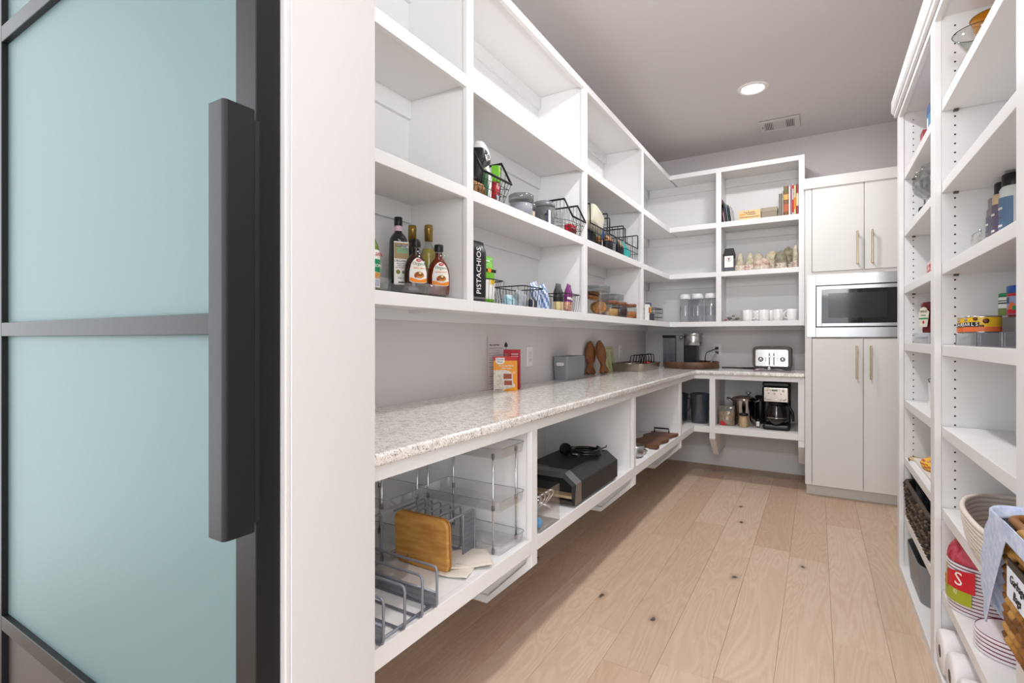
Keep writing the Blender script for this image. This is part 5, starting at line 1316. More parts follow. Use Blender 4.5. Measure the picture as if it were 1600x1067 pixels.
for i in range(7):
    tt = thing('steel_tool', ['steel whisk loop at the top of the tool bin', 'bent steel tong leaning in the tool bin', 'long steel skewer across the tool bin', 'steel handle rising in the tool bin', 'steel clip lowest in the tool bin', 'steel rod at the back of the tool bin', 'short steel prong in the tool bin front'][i], 'utensil', (-1.005, 1.80, ZL + 0.006), LWALL, 'steel tools in the clear bin')
    a = -0.06 + 0.018 * i
    if i % 2 == 0:
        MB().tube(spline([(a, 0.06, 0.02), (a + 0.02, 0.0, 0.07), (a + 0.03, -0.06, 0.115), (a + 0.045, -0.07, 0.105), (a + 0.035, -0.05, 0.07), (a + 0.02, 0.0, 0.03)]), 0.004, 8).build('tool_wire', CHROME, tt)
    else:
        MB().tube(spline([(a, 0.05, 0.03), (a + 0.015, -0.01, 0.075), (a + 0.05, -0.07, 0.095 - 0.01 * i)]), 0.006, 8).build('tool_wire', CHROME, tt)
o = MB().sphere((0, 0, 0.020), 0.020, 12, 8).build('blue_ball', mat('sky_blue', '#3f9bd0', 0.4), None, (-0.935, 1.762, ZL + 0.005)); tag(o, 'small sky blue ball at the bottom of the tool bin', 'ball')

# third bay: live-edge board, red bottle, steel parts
def live_edge(poly, z0, z1): return MB().prism(poly, z0, z1, 'z')
t = thing('serving_board', 'dark live-edge wooden serving board with a black handle', 'board', (-1.010, 3.70, ZL), 0)
rr = random.Random(3)
pl = [(-0.10 + 0.012 * math.sin(i * 1.3), 0.27 - 0.045 * i) for i in range(13)] + [(0.085 + 0.014 * math.sin(i * 1.1 + 1) + 0.01 * (i > 8), -0.28 + 0.046 * i) for i in range(13)]
live_edge(pl, 0.004, 0.026).build('slab', mat('walnut_slab', '#7a5236', 0.5, noise=(10, '#5a3a26', 0.4)), t, bevel=0.004)
MB().tube([(-0.065, 0.235, 0.026), (-0.065, 0.235, 0.058), (0.045, 0.235, 0.058), (0.045, 0.235, 0.026)], 0.006, 4).build('handle', BLACK, t)
tag(MB().lathe([(0.034, 0), (0.036, 0.005), (0.036, 0.235), (0.03, 0.25), (0.012, 0.26), (0.012, 0.28)], 24).build('red_bottle', mat('dark_red_bottle', '#6e1f1d', 0.3), None, (-1.250, 3.845, ZL)), 'dark red bottle standing at the back of the third cabinet bay', 'bottle')
tag(MB().box(-0.05, 0.05, -0.11, 0.11, 0, 0.004).build('white_card', PAPERW, None, (-1.005, 3.32, ZL + 0.001), (0, 0, 0.2)), 'white card lying before the live-edge board', 'card')
t = thing('steel_grater', 'grey steel grater part lying at the near end of the third bay', 'utensil', (-0.985, 3.155, ZL), 0.3)
MB().lathe([(0.001, 0), (0.045, 0.003), (0.055, 0.02), (0.060, 0.075), (0.056, 0.075), (0.045, 0.012), (0.001, 0.008)], 24, cap=False).build('cup', STEEL, t)
MB().tube([(0.05, 0.02, 0.03), (0.075, 0.10, 0.02), (0.06, 0.19, 0.012)], 0.006, 8).build('handle', STEEL, t)
# corner: two pitchers
PIT = see_through('pitcher_plastic', '#d5d8de', 0.05, 0.08, 0.15, '#858a94')
def pitcher(label, x, y, r, h, rz):
    t = thing('pitcher', label, 'pitcher', (x, y, ZL), rz, 'smoky plastic pitchers')
    MB().lathe([(r * 0.80, 0), (r * 0.84, 0.006), (r * 0.98, h), (r * 1.02, h + 0.004), (r * 0.95, h), (r * 0.80, 0.012), (0.001, 0.010)], 32, cap=False).build('pitcher_body', PIT, t)
    MB().tube([(r * 0.95, 0, h * 0.88), (r + 0.045, 0, h * 0.85), (r + 0.05, 0, h * 0.5), (r * 0.86, 0, h * 0.22)], 0.008, 8).build('handle', PIT, t)
    MB().lathe([(r * 1.03, 0), (r * 1.03, 0.014), (r * 0.6, 0.022), (0.001, 0.024)], 32).build('lid', see_through('pitcher_lid', '#9297a0', 0.1, 0.08, 0.4, '#5f646d'), t, loc=(0, 0, h + 0.003))
pitcher('larger smoky clear pitcher in the cabinet corner', -0.890, 4.730, 0.082, 0.240, PI * 0.6)
pitcher('smaller smoky pitcher with a dark lid, left of the large one', -1.075, 4.800, 0.070, 0.225, PI * 0.3)
# back run
t = thing('stock_pot', 'steel stock pot with a lid and clip-top jars reflected in its side', 'pot', (-0.540, 4.815, ZL), 0)
POT = mat('pot_steel', '#b2a79d', 0.10, 1.0)
MB().lathe([(0.086, 0), (0.092, 0.006), (0.092, 0.215), (0.096, 0.219)], 40).build('pot_body', POT, t)
MB().lathe([(0.097, 0.219), (0.098, 0.224), (0.092, 0.236), (0.05, 0.250), (0.001, 0.253)], 40).build('lid', POT, t)
MB().lathe([(0.008, 0.250), (0.008, 0.272), (0.022, 0.276), (0.022, 0.290), (0.001, 0.292)], 20).build('lid_knob', STEEL, t, loc=(0.035, -0.02, -0.003))
for q in (-1, 1): MB().tube([(q * 0.088, -0.035, 0.205), (q * 0.13, -0.032, 0.222), (q * 0.138, 0, 0.226), (q * 0.13, 0.032, 0.222), (q * 0.088, 0.035, 0.205)], 0.006, 8).build('pot_handle', STEEL, t)
def clipjar(label, x, y, z, h):
    t = thing('clip_jar', label, 'jar', (x, y, ZL + z), 0, 'small jars before the stock pot')
    MB().lathe([(0.030, 0), (0.033, 0.004), (0.033, h)], 20).build('jar_glass', mat('jar_fill', '#b49a75', 0.3), t)
    MB().lathe([(0.036, h), (0.037, h + 0.014), (0.030, h + 0.018), (0.001, h + 0.019)], 20).build('lid', BLACK, t)
clipjar('small jar with a black lid standing before the stock pot', -0.530, 4.672, 0, 0.100)
t = thing('pasta_bowl', 'small bag of dry pasta with a red label', 'bag', (-0.668, 4.730, ZL), 0)
pouch(0.125, 0.09, 0.115, top=0.5, crumple=0.05, seed=71, exp=2.2).build('pasta', mat('pasta', '#d6b27a', 0.7, noise=(70, '#a57a45', 0.5)), t)
pouch(0.133, 0.096, 0.165, top=0.25, crumple=0.05, seed=72, exp=2.2).build('film', FILM, t)
b = MB(); b.prism([(-0.045, 0.004), (0.005, 0.002), (0.0, 0.018), (-0.025, 0.040), (-0.048, 0.034)], -0.050, -0.0485, 'y'); b.build('label', RED, t)
t = thing('skillet', 'black handled pan leaning behind the pasta bag', 'pan', (-0.625, 4.960, ZL), 0)
MB().lathe([(0.001, 0), (0.085, 0.002), (0.100, 0.030), (0.096, 0.030), (0.082, 0.006), (0.001, 0.005)], 32, cap=False).build('pan_body', BLACK, t, rot=(0.0, 0.0, 0.0), loc=(-0.01, 0.07, 0.0))
MB().tube([(0.03, -0.02, 0.030), (0.0, -0.09, 0.115), (-0.055, -0.11, 0.135)], 0.013, 8).build('handle', BLACK, t)
t = thing('coffee_maker', 'black drip coffee maker with a steel control panel and glass carafe', 'coffee maker', (-0.285, 4.735, ZL), 0)
MB().box(-0.100, 0.100, -0.10, 0.14, 0.0, 0.045).build('base', BLACK, t, bevel=0.02, seg=3)
MB().box(-0.098, 0.098, 0.06, 0.14, 0.04, 0.375).build('tower', BLACK, t, bevel=0.012)
MB().box(-0.100, 0.100, -0.098, 0.10, 0.235, 0.352).build('brew_head', BLACK, t, bevel=0.010)
MB().box(-0.098, 0.098, -0.095, 0.13, 0.350, 0.392).build('top_lid', BLACK, t, bevel=0.012)
cp_ = MB().box(-0.088, 0.088, -0.112, -0.096, 0.232, 0.348).build('control_panel', mat('coffee_steel', '#a79f97', 0.25, 1.0), t, bevel=0.004)
MB().box(-0.028, 0.012, -0.1135, -0.1115, 0.318, 0.332).build('display', mat('lcd', '#7f8a78', 0.3), cp_)
for x, z, r in ((-0.062, 0.326, 0.008), (-0.040, 0.326, 0.005), (0.026, 0.326, 0.005), (0.052, 0.324, 0.009), (-0.052, 0.300, 0.006), (-0.010, 0.299, 0.009), (0.036, 0.298, 0.006)):
    MB().lathe([(r, 0), (r * 0.9, 0.004), (0.001, 0.005)], 16).build('button', mat('pale_button', '#e5ddd0', 0.3), cp_, loc=(x, -0.112, z), rot=(PI / 2, 0, 0))
MB().tube([(-0.075, -0.114, 0.262), (-0.072, -0.117, 0.250), (0.068, -0.117, 0.250), (0.072, -0.114, 0.262)], 0.004, 6).build('trim_bar', CHROME, cp_)
MB().lathe([(0.062, 0.0), (0.070, 0.004), (0.082, 0.05), (0.080, 0.085), (0.060, 0.140), (0.058, 0.160)], 36, cap=True).build('carafe', mat('carafe_glass', '#1b1714', 0.05, coat=0.6), t, loc=(0, -0.03, 0.046))
MB().lathe([(0.083, 0.0), (0.083, 0.006)], 36, cap=False).build('carafe_band', CHROME, t, loc=(0, -0.03, 0.098))
MB().lathe([(0.060, 0.0), (0.062, 0.018), (0.03, 0.024), (0.001, 0.025)], 30).build('carafe_lid', BLACK, t, loc=(0, -0.03, 0.206))
MB().tube([(0.055, -0.05, 0.215), (0.090, -0.075, 0.205), (0.118, -0.095, 0.150), (0.125, -0.10, 0.085)], 0.010, 8, radii=[0.010, 0.011, 0.012, 0.008]).build('carafe_handle', BLACK, t)
t = thing('small_bottle', 'small dark bottle with a white label between pot and coffee maker', 'bottle', (-0.424, 4.735, ZL), 0)
MB().lathe([(0.014, 0), (0.016, 0.004), (0.016, 0.052), (0.010, 0.060), (0.010, 0.070)], 18).build('bottle_body', BLACK, t); MB().box(-0.012, 0.012, -0.0172, -0.0155, 0.010, 0.050).build('label', PAPERW, t)
t = thing('black_carafe', 'tall black carafe hidden behind the pot and the coffee maker', 'carafe', (-0.428, 4.985, ZL), 0)
MB().lathe([(0.048, 0), (0.052, 0.006), (0.052, 0.20), (0.044, 0.235), (0.030, 0.245)], 28).build('carafe_body', BLACK, t); MB().tube([(0.03, -0.03, 0.2), (0.045, -0.07, 0.19), (0.045, -0.07, 0.09), (0.03, -0.035, 0.06)], 0.006, 8).build('handle', BLACK, t)

# ------------------------------------------------------------------ J: built-in microwave
t = thing('microwave', 'built-in stainless microwave in the tall cabinet', 'microwave', (0.315, 4.52, 1.21), 0)
MS = mat('microwave_steel', '#b7b7b9', 0.30, 1.0)
def frame(x0, x1, z0, z1, a0, a1, c0, c1, y0, y1):
    b = MB(); b.box(x0, a0, y0, y1, z0, z1).box(a1, x1, y0, y1, z0, z1).box(a0, a1, y0, y1, z0, c0).box(a0, a1, y0, y1, c1, z1); return b
X0 = 0.315
frame(-0.065 - X0, 0.695 - X0, 0.0, 0.470, -0.008 - X0, 0.638 - X0, 0.073, 0.390, -0.024, -0.001).build('trim_frame', MS, t, bevel=0.0015)
MB().box(-0.008 - X0, 0.638 - X0, 0.0, 0.30, 0.073, 0.390).build('oven_body', BLACK, t)
frame(-0.003 - X0, 0.633 - X0, 0.080, 0.383, 0.031 - X0, 0.627 - X0, 0.104, 0.355, -0.030, -0.004).build('door_frame', MS, t, bevel=0.002)
MB().box(0.031 - X0, 0.627 - X0, -0.026, -0.006, 0.104, 0.355).build('door_glass', mat('microwave_glass', '#0c0c0d', 0.06, coat=0.5), t)
MB().box(0.073 - X0, 0.430 - X0, -0.0266, -0.0258, 0.143, 0.327).build('window', mat('microwave_window', '#2a2c2f', 0.10), t)
# ------------------------------------------------------------------ K: things on the right shelves
def shz(i): return zs[i] + 0.0385
# --- near column, first shelf: two stemmed glasses with wide rims
def coupe(label, x, y, rim, h, m, stem):
    t = thing('cocktail_glass', label, 'glass', (x, y, shz(0)), 0)
    MB().lathe([(0.001, 0.0), (0.036, 0.0), (0.034, 0.003), (0.006, 0.008), (0.004, 0.014)], 32, cap=False).build('foot', stem, t)
    MB().lathe([(0.004, 0.010), (0.0042, h * 0.45), (0.010, h * 0.52)], 16, cap=False).build('stem', stem, t)
    MB().lathe([(0.010, h * 0.51), (0.030, h * 0.62), (rim, h), (rim - 0.001, h), (0.028, h * 0.635), (0.002, h * 0.54)], 40, cap=False).build('bowl', m, t)
    MB().tube([(rim * math.cos(a), rim * math.sin(a), h) for a in [2 * PI * i / 40 for i in range(40)]], 0.0012, 6, True).build('rim', stem, t)
coupe('clear wide-rimmed glass with a black stem and rim on the top shelf', 0.447, 2.200, 0.062, 0.142, CGLASS, BLACK)
coupe('amber wide-rimmed glass behind the black-stemmed one on the top shelf', 0.508, 2.305, 0.058, 0.230, see_through('amber_glass', '#f0c060', 0.05, 0.02, 0.25, '#d99a2c'), mat('amber_stem', '#8b6a20', 0.1, 0, 0.4))
# --- near column, third shelf: bottles and a clear tray
def tallb(label, x, y, r, h, body, m1, cap):
    t = thing('spice_bottle', label, 'bottle', (x, y, shz(2)), RWALL, 'bottles on the third shelf')
    MB().lathe([(r * 0.92, 0), (r, 0.004), (r, h * 0.80), (r * 0.75, h * 0.86)], 26).build('bottle_body', body, t)
    MB().lathe([(r * 0.82, h * 0.84), (r * 0.84, h * 0.85), (r * 0.84, h * 0.985), (r * 0.75, h)], 22).build('cap', cap, t)
    L_ = label_patch(r, 1, 1, -75, 75, lambda u: (h * 0.14, h * 0.70)).build('label', m1, t)
    for k in range(4): label_patch(r, 1, 1, -35 + 6 * k, 30, lambda u, k=k: (h * (0.22 + 0.11 * k), h * (0.22 + 0.11 * k) + 0.003 + 0.004 * (k % 2)), 0.0011, 6).build('label_mark', PAPERW if k % 2 else GREYINK, L_)
tallb('shortest bottle with a grey print, left of the three on the shelf', 0.520, 2.318, 0.025, 0.205, mat('spice_grey', '#8e8a88', 0.4), mat('label_greyviolet', '#7c7986', 0.5), mat('cap_grey', '#8f8d8b', 0.4))
tallb('cream bottle with a purple label and black cap, middle of three', 0.524, 2.250, 0.029, 0.240, mat('spice_cream', '#d9bd92', 0.4), mat('label_purple', '#6f6178', 0.5), BLACK)
tallb('white bottle with a blue label and black cap, nearest the post', 0.528, 2.170, 0.034, 0.246, mat('spice_white', '#dfe0dc', 0.4), mat('label_blue2', '#5f7e9c', 0.5), BLACK)
t = thing('acrylic_bin', 'low clear tray with a chrome handle on the third shelf', 'bin', (0.515, 2.060, shz(2)), RWALL)
open_box(0.12, 0.20, 0.040, 0.003, 0.006).build('bin_body', ACRYL, t)
MB().tube([(-0.05, -0.098, 0.036), (-0.05, -0.098, 0.054), (0.045, -0.098, 0.054), (0.045, -0.098, 0.036)], 0.0022, 8).build('handle', CHROME, t)
# --- near column, fourth shelf: cans and jars standing on clear drawers
ZQ = shz(3)
CLR_E = see_through('drawer_clear', '#f6f6f8', 0.04, 0.04, 0.02, '#c4c4c8')
def drawer(label, y, w, h=0.040, x=0.520):
    t = thing('acrylic_box', label, 'bin', (x, y, ZQ), RWALL, 'clear drawers on the fourth shelf')
    d = 0.24
    open_box(w - 0.003, d, h - 0.003, 0.003, 0.005).build('drawer_body', CLR_E, t)
    MB().box(-w / 2 + 0.001, w / 2 - 0.001, -d / 2, d / 2, h - 0.0025, h).build('cover', CLR_E, t)
    for q in (-1, 1): MB().box(q * (w / 2 - 0.004) - 0.0015, q * (w / 2 - 0.004) + 0.0015, -d / 2 - 0.0006, -d / 2 + 0.002, 0.001, h).build('edge', see_through('drawer_edge', '#9a99a0', 0.3, 0.1, 0.5, '#85848c'), t)
    return t
drawer('clear drawer at the far end under the first can', 2.105, 0.265)
drawer('clear drawer in the middle under the yellow cans', 1.858, 0.213)
drawer('clear drawer by the near post under the blue-lidded jar', 1.640, 0.205)
YCAN = mat('can_yellow', '#e3b62a', 0.35); TIN = mat('tin_metal', '#b7b3ad', 0.25, 1.0)
def olive_can(label, x, y, r=0.044, h=0.052, rz=-PI / 2 + 0.62):
    t = thing('olive_can', label, 'can', (x, y, ZQ + 0.0405), rz, 'yellow cans on the clear drawers')
    MB().lathe([(r * 0.97, 0), (r, 0.002), (r * 0.985, 0.004), (r * 0.985, h - 0.004), (r, h - 0.002), (r * 0.97, h)], 36).build('can_body', TIN, t)
    L_ = label_patch(r * 0.988, 1, 1, -178, 178, lambda u: (0.004, h - 0.004), 0.0006, 40).build('label', YCAN, t)
    label_patch(r * 0.988, 1, 1, -178, 178, lambda u: (0.004, h * 0.36), 0.0010, 40).build('label_band', mat('can_orange', '#e2713a', 0.4), L_)
    label_patch(r * 0.988, 1, 1, -48, 34, lambda u: (h * 0.37, h * 0.64), 0.0013, 16).build('name_plate', INK, L_)
    word = 'PEARLS'
    for i, ch in enumerate(word):
        a = math.radians(-42 + i * 13.5); R_ = r * 0.988 + 0.0022
        text(ch, 0.0155, WHT_INK, L_, (R_ * math.sin(a), -R_ * math.cos(a), h * 0.505), (PI / 2, 0, a))
    for a0, z0, rr_, m_ in ((-20, 0.80, 0.007, mat('olive_grey', '#9a949c', 0.5)), (20, 0.82, 0.006, mat('olive_brown', '#6c3d22', 0.5)), (52, 0.70, 0.008, mat('olive_brown', '#6c3d22', 0.5)), (40, 0.40, 0.005, mat('olive_brown', '#6c3d22', 0.5))):
        a = math.radians(a0)
        MB().lathe([(0.001, 0.0012), (rr_ * 0.4, 0.0012), (rr_, 0.0)], 14).build('olive_picture', m_, L_, loc=((r + 0.0003) * math.sin(a), -(r + 0.0003) * math.cos(a), h * z0), rot=(PI / 2, 0, a))
    return t
olive_can('yellow olive can in front, its name fully readable', 0.441, 2.105)
olive_can('yellow olive can half hidden behind the front one', 0.443, 2.205)
t = thing('clear_riser', 'clear riser block carrying the two jars by the near post', 'riser', (0.565, 2.140, ZQ + 0.0405), RWALL)
open_box(0.205, 0.14, 0.046, 0.003, 0.004).build('riser_body', CLR_E, t)
MB().box(-0.10, 0.10, -0.068, 0.068, 0.046, 0.0485).build('riser_top', CLR_E, t)
ZJ = ZQ + 0.0405 + 0.0490
t = thing('food_jar', 'blue-lidded jar with a red and blue fruit label', 'jar', (0.540, 2.110, ZJ), -PI / 2 + 0.75)
MB().lathe([(0.038, 0), (0.041, 0.004), (0.041, 0.072)], 30).build('jar_body', mat('jar_red', '#b3352f', 0.3), t)
MB().lathe([(0.043, 0.072), (0.043, 0.092), (0.040, 0.094)], 30).build('lid', mat('lid_blue', '#1f55a8', 0.35), t)
L_ = label_patch(0.041, 1, 1, -120, 120, lambda u: (0.006, 0.070), 0.0006, 24).build('label', mat('label_lilac', '#8f9fc4', 0.4), t)
for z0, z1, m_ in ((0.062, 0.069, RED), (0.008, 0.022, RED)): label_patch(0.041, 1, 1, -120, 120, lambda u, z0=z0, z1=z1: (z0, z1), 0.0010, 24).build('label_band', m_, L_)
label_patch(0.041, 1, 1, -58, -28, lambda u: (0.040, 0.058), 0.0013, 8).build('label_badge', mat('navy_badge', '#27365f', 0.4), L_)
label_patch(0.041, 1, 1, -34, 10, lambda u: (0.022, 0.022 + 0.022 * math.sin(PI * u)), 0.0014, 10).build('fruit_picture', mat('fruit_orange', '#df6a3c', 0.4), L_)
label_patch(0.041, 1, 1, -10, 24, lambda u: (0.020, 0.032), 0.0016, 10).build('leaf_picture', GREEN, L_)
t = thing('food_jar', 'small jar with a white and green label behind the blue-lidded jar', 'jar', (0.526, 2.205, ZJ), -PI / 2 + 0.75)
MB().lathe([(0.023, 0), (0.025, 0.004), (0.025, 0.066)], 26).build('jar_body', mat('jar_white', '#dcdcd2', 0.35), t)
MB().lathe([(0.026, 0.066), (0.026, 0.076), (0.022, 0.078)], 26).build('lid', GREEN, t)
L_ = label_patch(0.025, 1, 1, -90, 90, lambda u: (0.004, 0.064)).build('label', PAPERW, t)
for z0, z1, m_ in ((0.006, 0.030, mat('olive_leaf', '#7f8f50', 0.5)), (0.044, 0.048, INK), (0.052, 0.055, INK)): label_patch(0.025, 1, 1, -50, 50, lambda u, z0=z0, z1=z1: (z0, z1), 0.0011).build('label_band', m_, L_)
# --- near column, sixth shelf: coiled rope basket
ZR = shz(5)
t = thing('rope_basket', 'white coiled rope basket on the right hand shelf', 'basket', (0.515, 1.905, ZR), 0)
ROPE = mat('white_rope', '#e6dcd2', 0.85, bump=(500, 0.3))
for k in range(8):
    z = 0.0075 + k * 0.0130
    f = 0.90 + 0.10 * (k / 7) ** 0.7
    MB().tube([(0.143 * f * math.copysign(abs(math.cos(a)) ** 0.85, math.cos(a)), 0.315 * f * math.copysign(abs(math.sin(a)) ** 0.85, math.sin(a)), z) for a in [2 * PI * i / 56 for i in range(56)]], 0.0075, 8, True).build('rope_coil', ROPE, t)
MB().lathe([(0.001, 0.002), (1.0, 0.002), (1.0, 0.006), (0.001, 0.006)], 40, sx=0.130, sy=0.285, cap=False).build('base', ROPE, t)
o = pouch(0.17, 0.15, 0.080, top=0.6, crumple=0.07, seed=80, exp=2.1).build('red_bag', mat('maroon_bag', '#7d3236', 0.4, noise=(35, '#b98a7a', 0.55)), None, (0.500, 1.99, ZR + 0.009), (0, 0, 0.6)); tag(o, 'maroon bag lying inside the white rope basket', 'bag')
# --- near column, seventh shelf: stacked cups in a bag
ZC_ = shz(6)
CUPW = mat('cup_white', '#eae2e6', 0.5); CUPR = mat('cup_stripe', '#7c2442', 0.5)
def cupstack(label, x, y, r, n, bag):
    t = thing('cup_stack', label, 'cups', (x, y, ZC_), 0, 'stacked bowls in plastic')
    for k in range(n):
        z = k * 0.0115
        MB().lathe([(r * 0.94, z), (r, z + 0.002), (r, z + 0.0075), (r * 0.97, z + 0.009)], 40, cap=(k == n - 1)).build('bowl', CUPW, t)
        MB().lathe([(r * 0.965, z + 0.0085), (r * 0.965, z + 0.0118)], 40, cap=False).build('stripe', CUPR, t)
    if bag:
        h0 = n * 0.0115
        REDB = mat('red_wrap', '#b02a3c', 0.25, noise=(30, '#c8606c', 0.4))
        MB().grid(lambda u, v: ((r * (1 - 0.5 * v ** 2) * (1 + 0.03 * math.sin(9 * 2 * PI * u) * v)) * math.cos(2 * PI * u), (r * (1 - 0.5 * v ** 2) * (1 + 0.03 * math.sin(9 * 2 * PI * u) * v)) * math.sin(2 * PI * u), h0 + 0.002 + 0.085 * v), 48, 6, True, 0, True).build('bag_top', REDB, t)
        a0 = -158
        L_ = label_patch(r, 1, 1, -100, -30, lambda u: (0.034, 0.082 + 0.004 * math.sin(6 * u)), 0.0035, 18).build('green_label', mat('label_lime', '#a5ac2c', 0.4), t)
        label_patch(r, 1, 1, -80, -25, lambda u: (0.078, 0.150 - 0.02 * (1 - u)), 0.0040, 18).build('red_label', mat('label_red', '#cf2230', 0.35), L_)
        label_patch(r, 1, 1, -95, -78, lambda u: (0.074, 0.108), 0.0045, 8).build('red_tag', mat('label_red', '#cf2230', 0.35), L_)
        label_patch(r, 1, 1, -84, -79, lambda u: (0.064 + 0.0 * u, 0.150), 0.0046, 4).build('yellow_tape', mat('tape_yellow', '#b9a62a', 0.4), L_)
        for s_, size, ang, z, m_ in (('S', 0.062, -50, 0.112, PAPERW), ('SQU', 0.019, -56, 0.068, mat('pale_lime', '#d7d59a', 0.5)), ('NEW', 0.009, -87, 0.091, PAPERW)):
            for i, ch in enumerate(s_):
                a = math.radians(ang + (i - (len(s_) - 1) / 2) * size * 42); R_ = r + 0.0062
                text(ch, size, m_, L_, (R_ * math.sin(a), -R_ * math.cos(a) , z), (PI / 2, 0, a))
    return t
cupstack('stack of striped paper bowls in red plastic with an S label', 0.478, 2.262, 0.096, 14, True)
cupstack('second stack of striped paper bowls, behind the hanging cloth', 0.488, 1.995, 0.090, 5, False)
# --- near column, bottom: paper rolls
PAP = mat('paper_roll', '#eeeaea', 0.85, bump=(90, 0.12)); CORE = mat('card_core', '#c9b29a', 0.8)
def roll(label, x, y, z):
    t = thing('paper_roll', label, 'paper roll', (x, y, z), 0, 'paper rolls on the bottom shelf')
    b = MB(); b.lathe([(0.021, 0.0), (0.064, 0.0), (0.071, 0.005), (0.074, 0.014), (0.074, 0.215), (0.070, 0.225), (0.021, 0.225)], 40, cap=False); b.build('paper', PAP, t, rot=(0, PI / 2, 0))
    MB().lathe([(0.0205, 0.002), (0.0215, 0.002), (0.0215, 0.223), (0.0205, 0.223)], 24, cap=False).build('core', CORE, t, rot=(0, PI / 2, 0))
for i, y in enumerate((2.296, 2.142, 1.988)):
    roll(['furthest white paper roll on the bottom shelf, beside the post', 'second white paper roll from the post on the bottom shelf', 'third white paper roll on the bottom shelf, cut by the frame'][i], 0.368, y, 0.1090)
# --- basket in the nearest column, sticking out over the shelf edge
t = thing('wicker_basket', 'golden woven basket with a cloth liner and a handwritten tag', 'basket', (0.450, 1.275, ZR), RWALL)
WK = mat('wicker', '#b07a35', 0.6, noise=(45, '#7d4e1c', 0.5))
WKS = [mat('wicker_a', '#a3702f', 0.55), mat('wicker_b', '#875720', 0.55), mat('wicker_c', '#b58646', 0.55), mat('wicker_d', '#6f4518', 0.55)]
BW, BD, BH = 0.300, 0.240, 0.250
rr = random.Random(11)
MB().box(-BW / 2 + 0.014, BW / 2 - 0.014, -BD / 2 + 0.014, -BD / 2 + 0.018, 0.004, BH - 0.01).box(-BW / 2 + 0.014, BW / 2 - 0.014, BD / 2 - 0.018, BD / 2 - 0.014, 0.004, BH - 0.01).box(-BW / 2 + 0.014, -BW / 2 + 0.018, -BD / 2 + 0.016, BD / 2 - 0.016, 0.004, BH - 0.01).box(BW / 2 - 0.018, BW / 2 - 0.014, -BD / 2 + 0.016, BD / 2 - 0.016, 0.004, BH - 0.01).box(-BW / 2 + 0.014, BW / 2 - 0.014, -BD / 2 + 0.014, BD / 2 - 0.014, 0.0, 0.006).build('inner_shell', mat('wicker_dark', '#4a2f14', 0.8), t)
per = rrect(BW - 0.016, BD - 0.016, 0.03, 6)
L_per = [0.0]
for i in range(len(per)):
    a, b_ = Vector(per[i]), Vector(per[(i + 1) % len(per)]); L_per.append(L_per[-1] + (b_ - a).length)
def on_per(s):
    s = s % L_per[-1]
    for i in range(len(per)):
        if s <= L_per[i + 1]:
            f = (s - L_per[i]) / max(1e-9, L_per[i + 1] - L_per[i])
            a, b_ = Vector(per[i]), Vector(per[(i + 1) % len(per)])
            d = (b_ - a).normalized()
            return a + (b_ - a) * f, Vector((d.y, -d.x))
nrow = 12; nst = 30
strands = []
for k in range(nrow):
    z = 0.011 + k * 0.0195
    for i in range(nst):
        if len(strands) >= 290: break
        s0 = (i + 0.5 * (k % 2)) * L_per[-1] / nst
        pts = []; rad = []
        for q in range(6):
            u = q / 5
            p, nrm = on_per(s0 + (u - 0.5) * L_per[-1] / nst * 1.75)
            bulge = 0.0075 * math.sin(PI * u) + 0.0005
            pts.append((p.x + nrm.x * bulge, p.y + nrm.y * bulge, z + (u - 0.5) * 0.009 + rr.uniform(-0.0012, 0.0012)))
            rad.append(0.0048 + 0.0058 * math.sin(PI * u) + rr.uniform(0, 0.0008))
        zz = pts[2][2]; pc, _ = on_per(s0)
        # the handle gap in the front face stays open
        if pc.y < -BD / 2 + 0.02 and abs(pc.x) < 0.052 and 0.186 < zz < 0.245: continue
        strands.append(1)
        MB().tube(pts, 0.006, 6, radii=rad).build('wicker_strand', WKS[rr.randrange(4)], t)
for z in (BH - 0.006, 0.004):
    MB().tube([(x, y, z) for x, y in per], 0.0085, 8, True).build('wicker_rim', WKS[1], t)
b = MB(); b.tube([(x, -BD / 2 + 0.002, z) for x, z in rrect(0.112, 0.050, 0.024, 6, 0, 0.218)], 0.0085, 8, True); b.build('hand_hole_rim', WKS[2], t)
b = MB(); b.prism(rrect(0.100, 0.040, 0.019, 6, 0, 0.218), -BD / 2 + 0.008, -BD / 2 + 0.0125, 'y'); b.build('hand_hole', mat('hole_dark', '#15110e', 0.9), t)
# tag
tg = MB().box(-0.062, 0.062, -BD / 2 - 0.0145, -BD / 2 - 0.0115, 0.112, 0.187).build('tag_board', BLACK, t)
MB().box(-0.060, 0.060, -BD / 2 - 0.0155, -BD / 2 - 0.0140, 0.114, 0.172).build('tag_paper', mat('tag_paper', '#e3e6ef', 0.6), tg)
text('Garbage', 0.024, INK, tg, (0.0, -BD / 2 - 0.0162, 0.155), FRONT, shear=0.25)
text('Bags', 0.024, INK, tg, (0.0, -BD / 2 - 0.0162, 0.130), FRONT, shear=0.25)
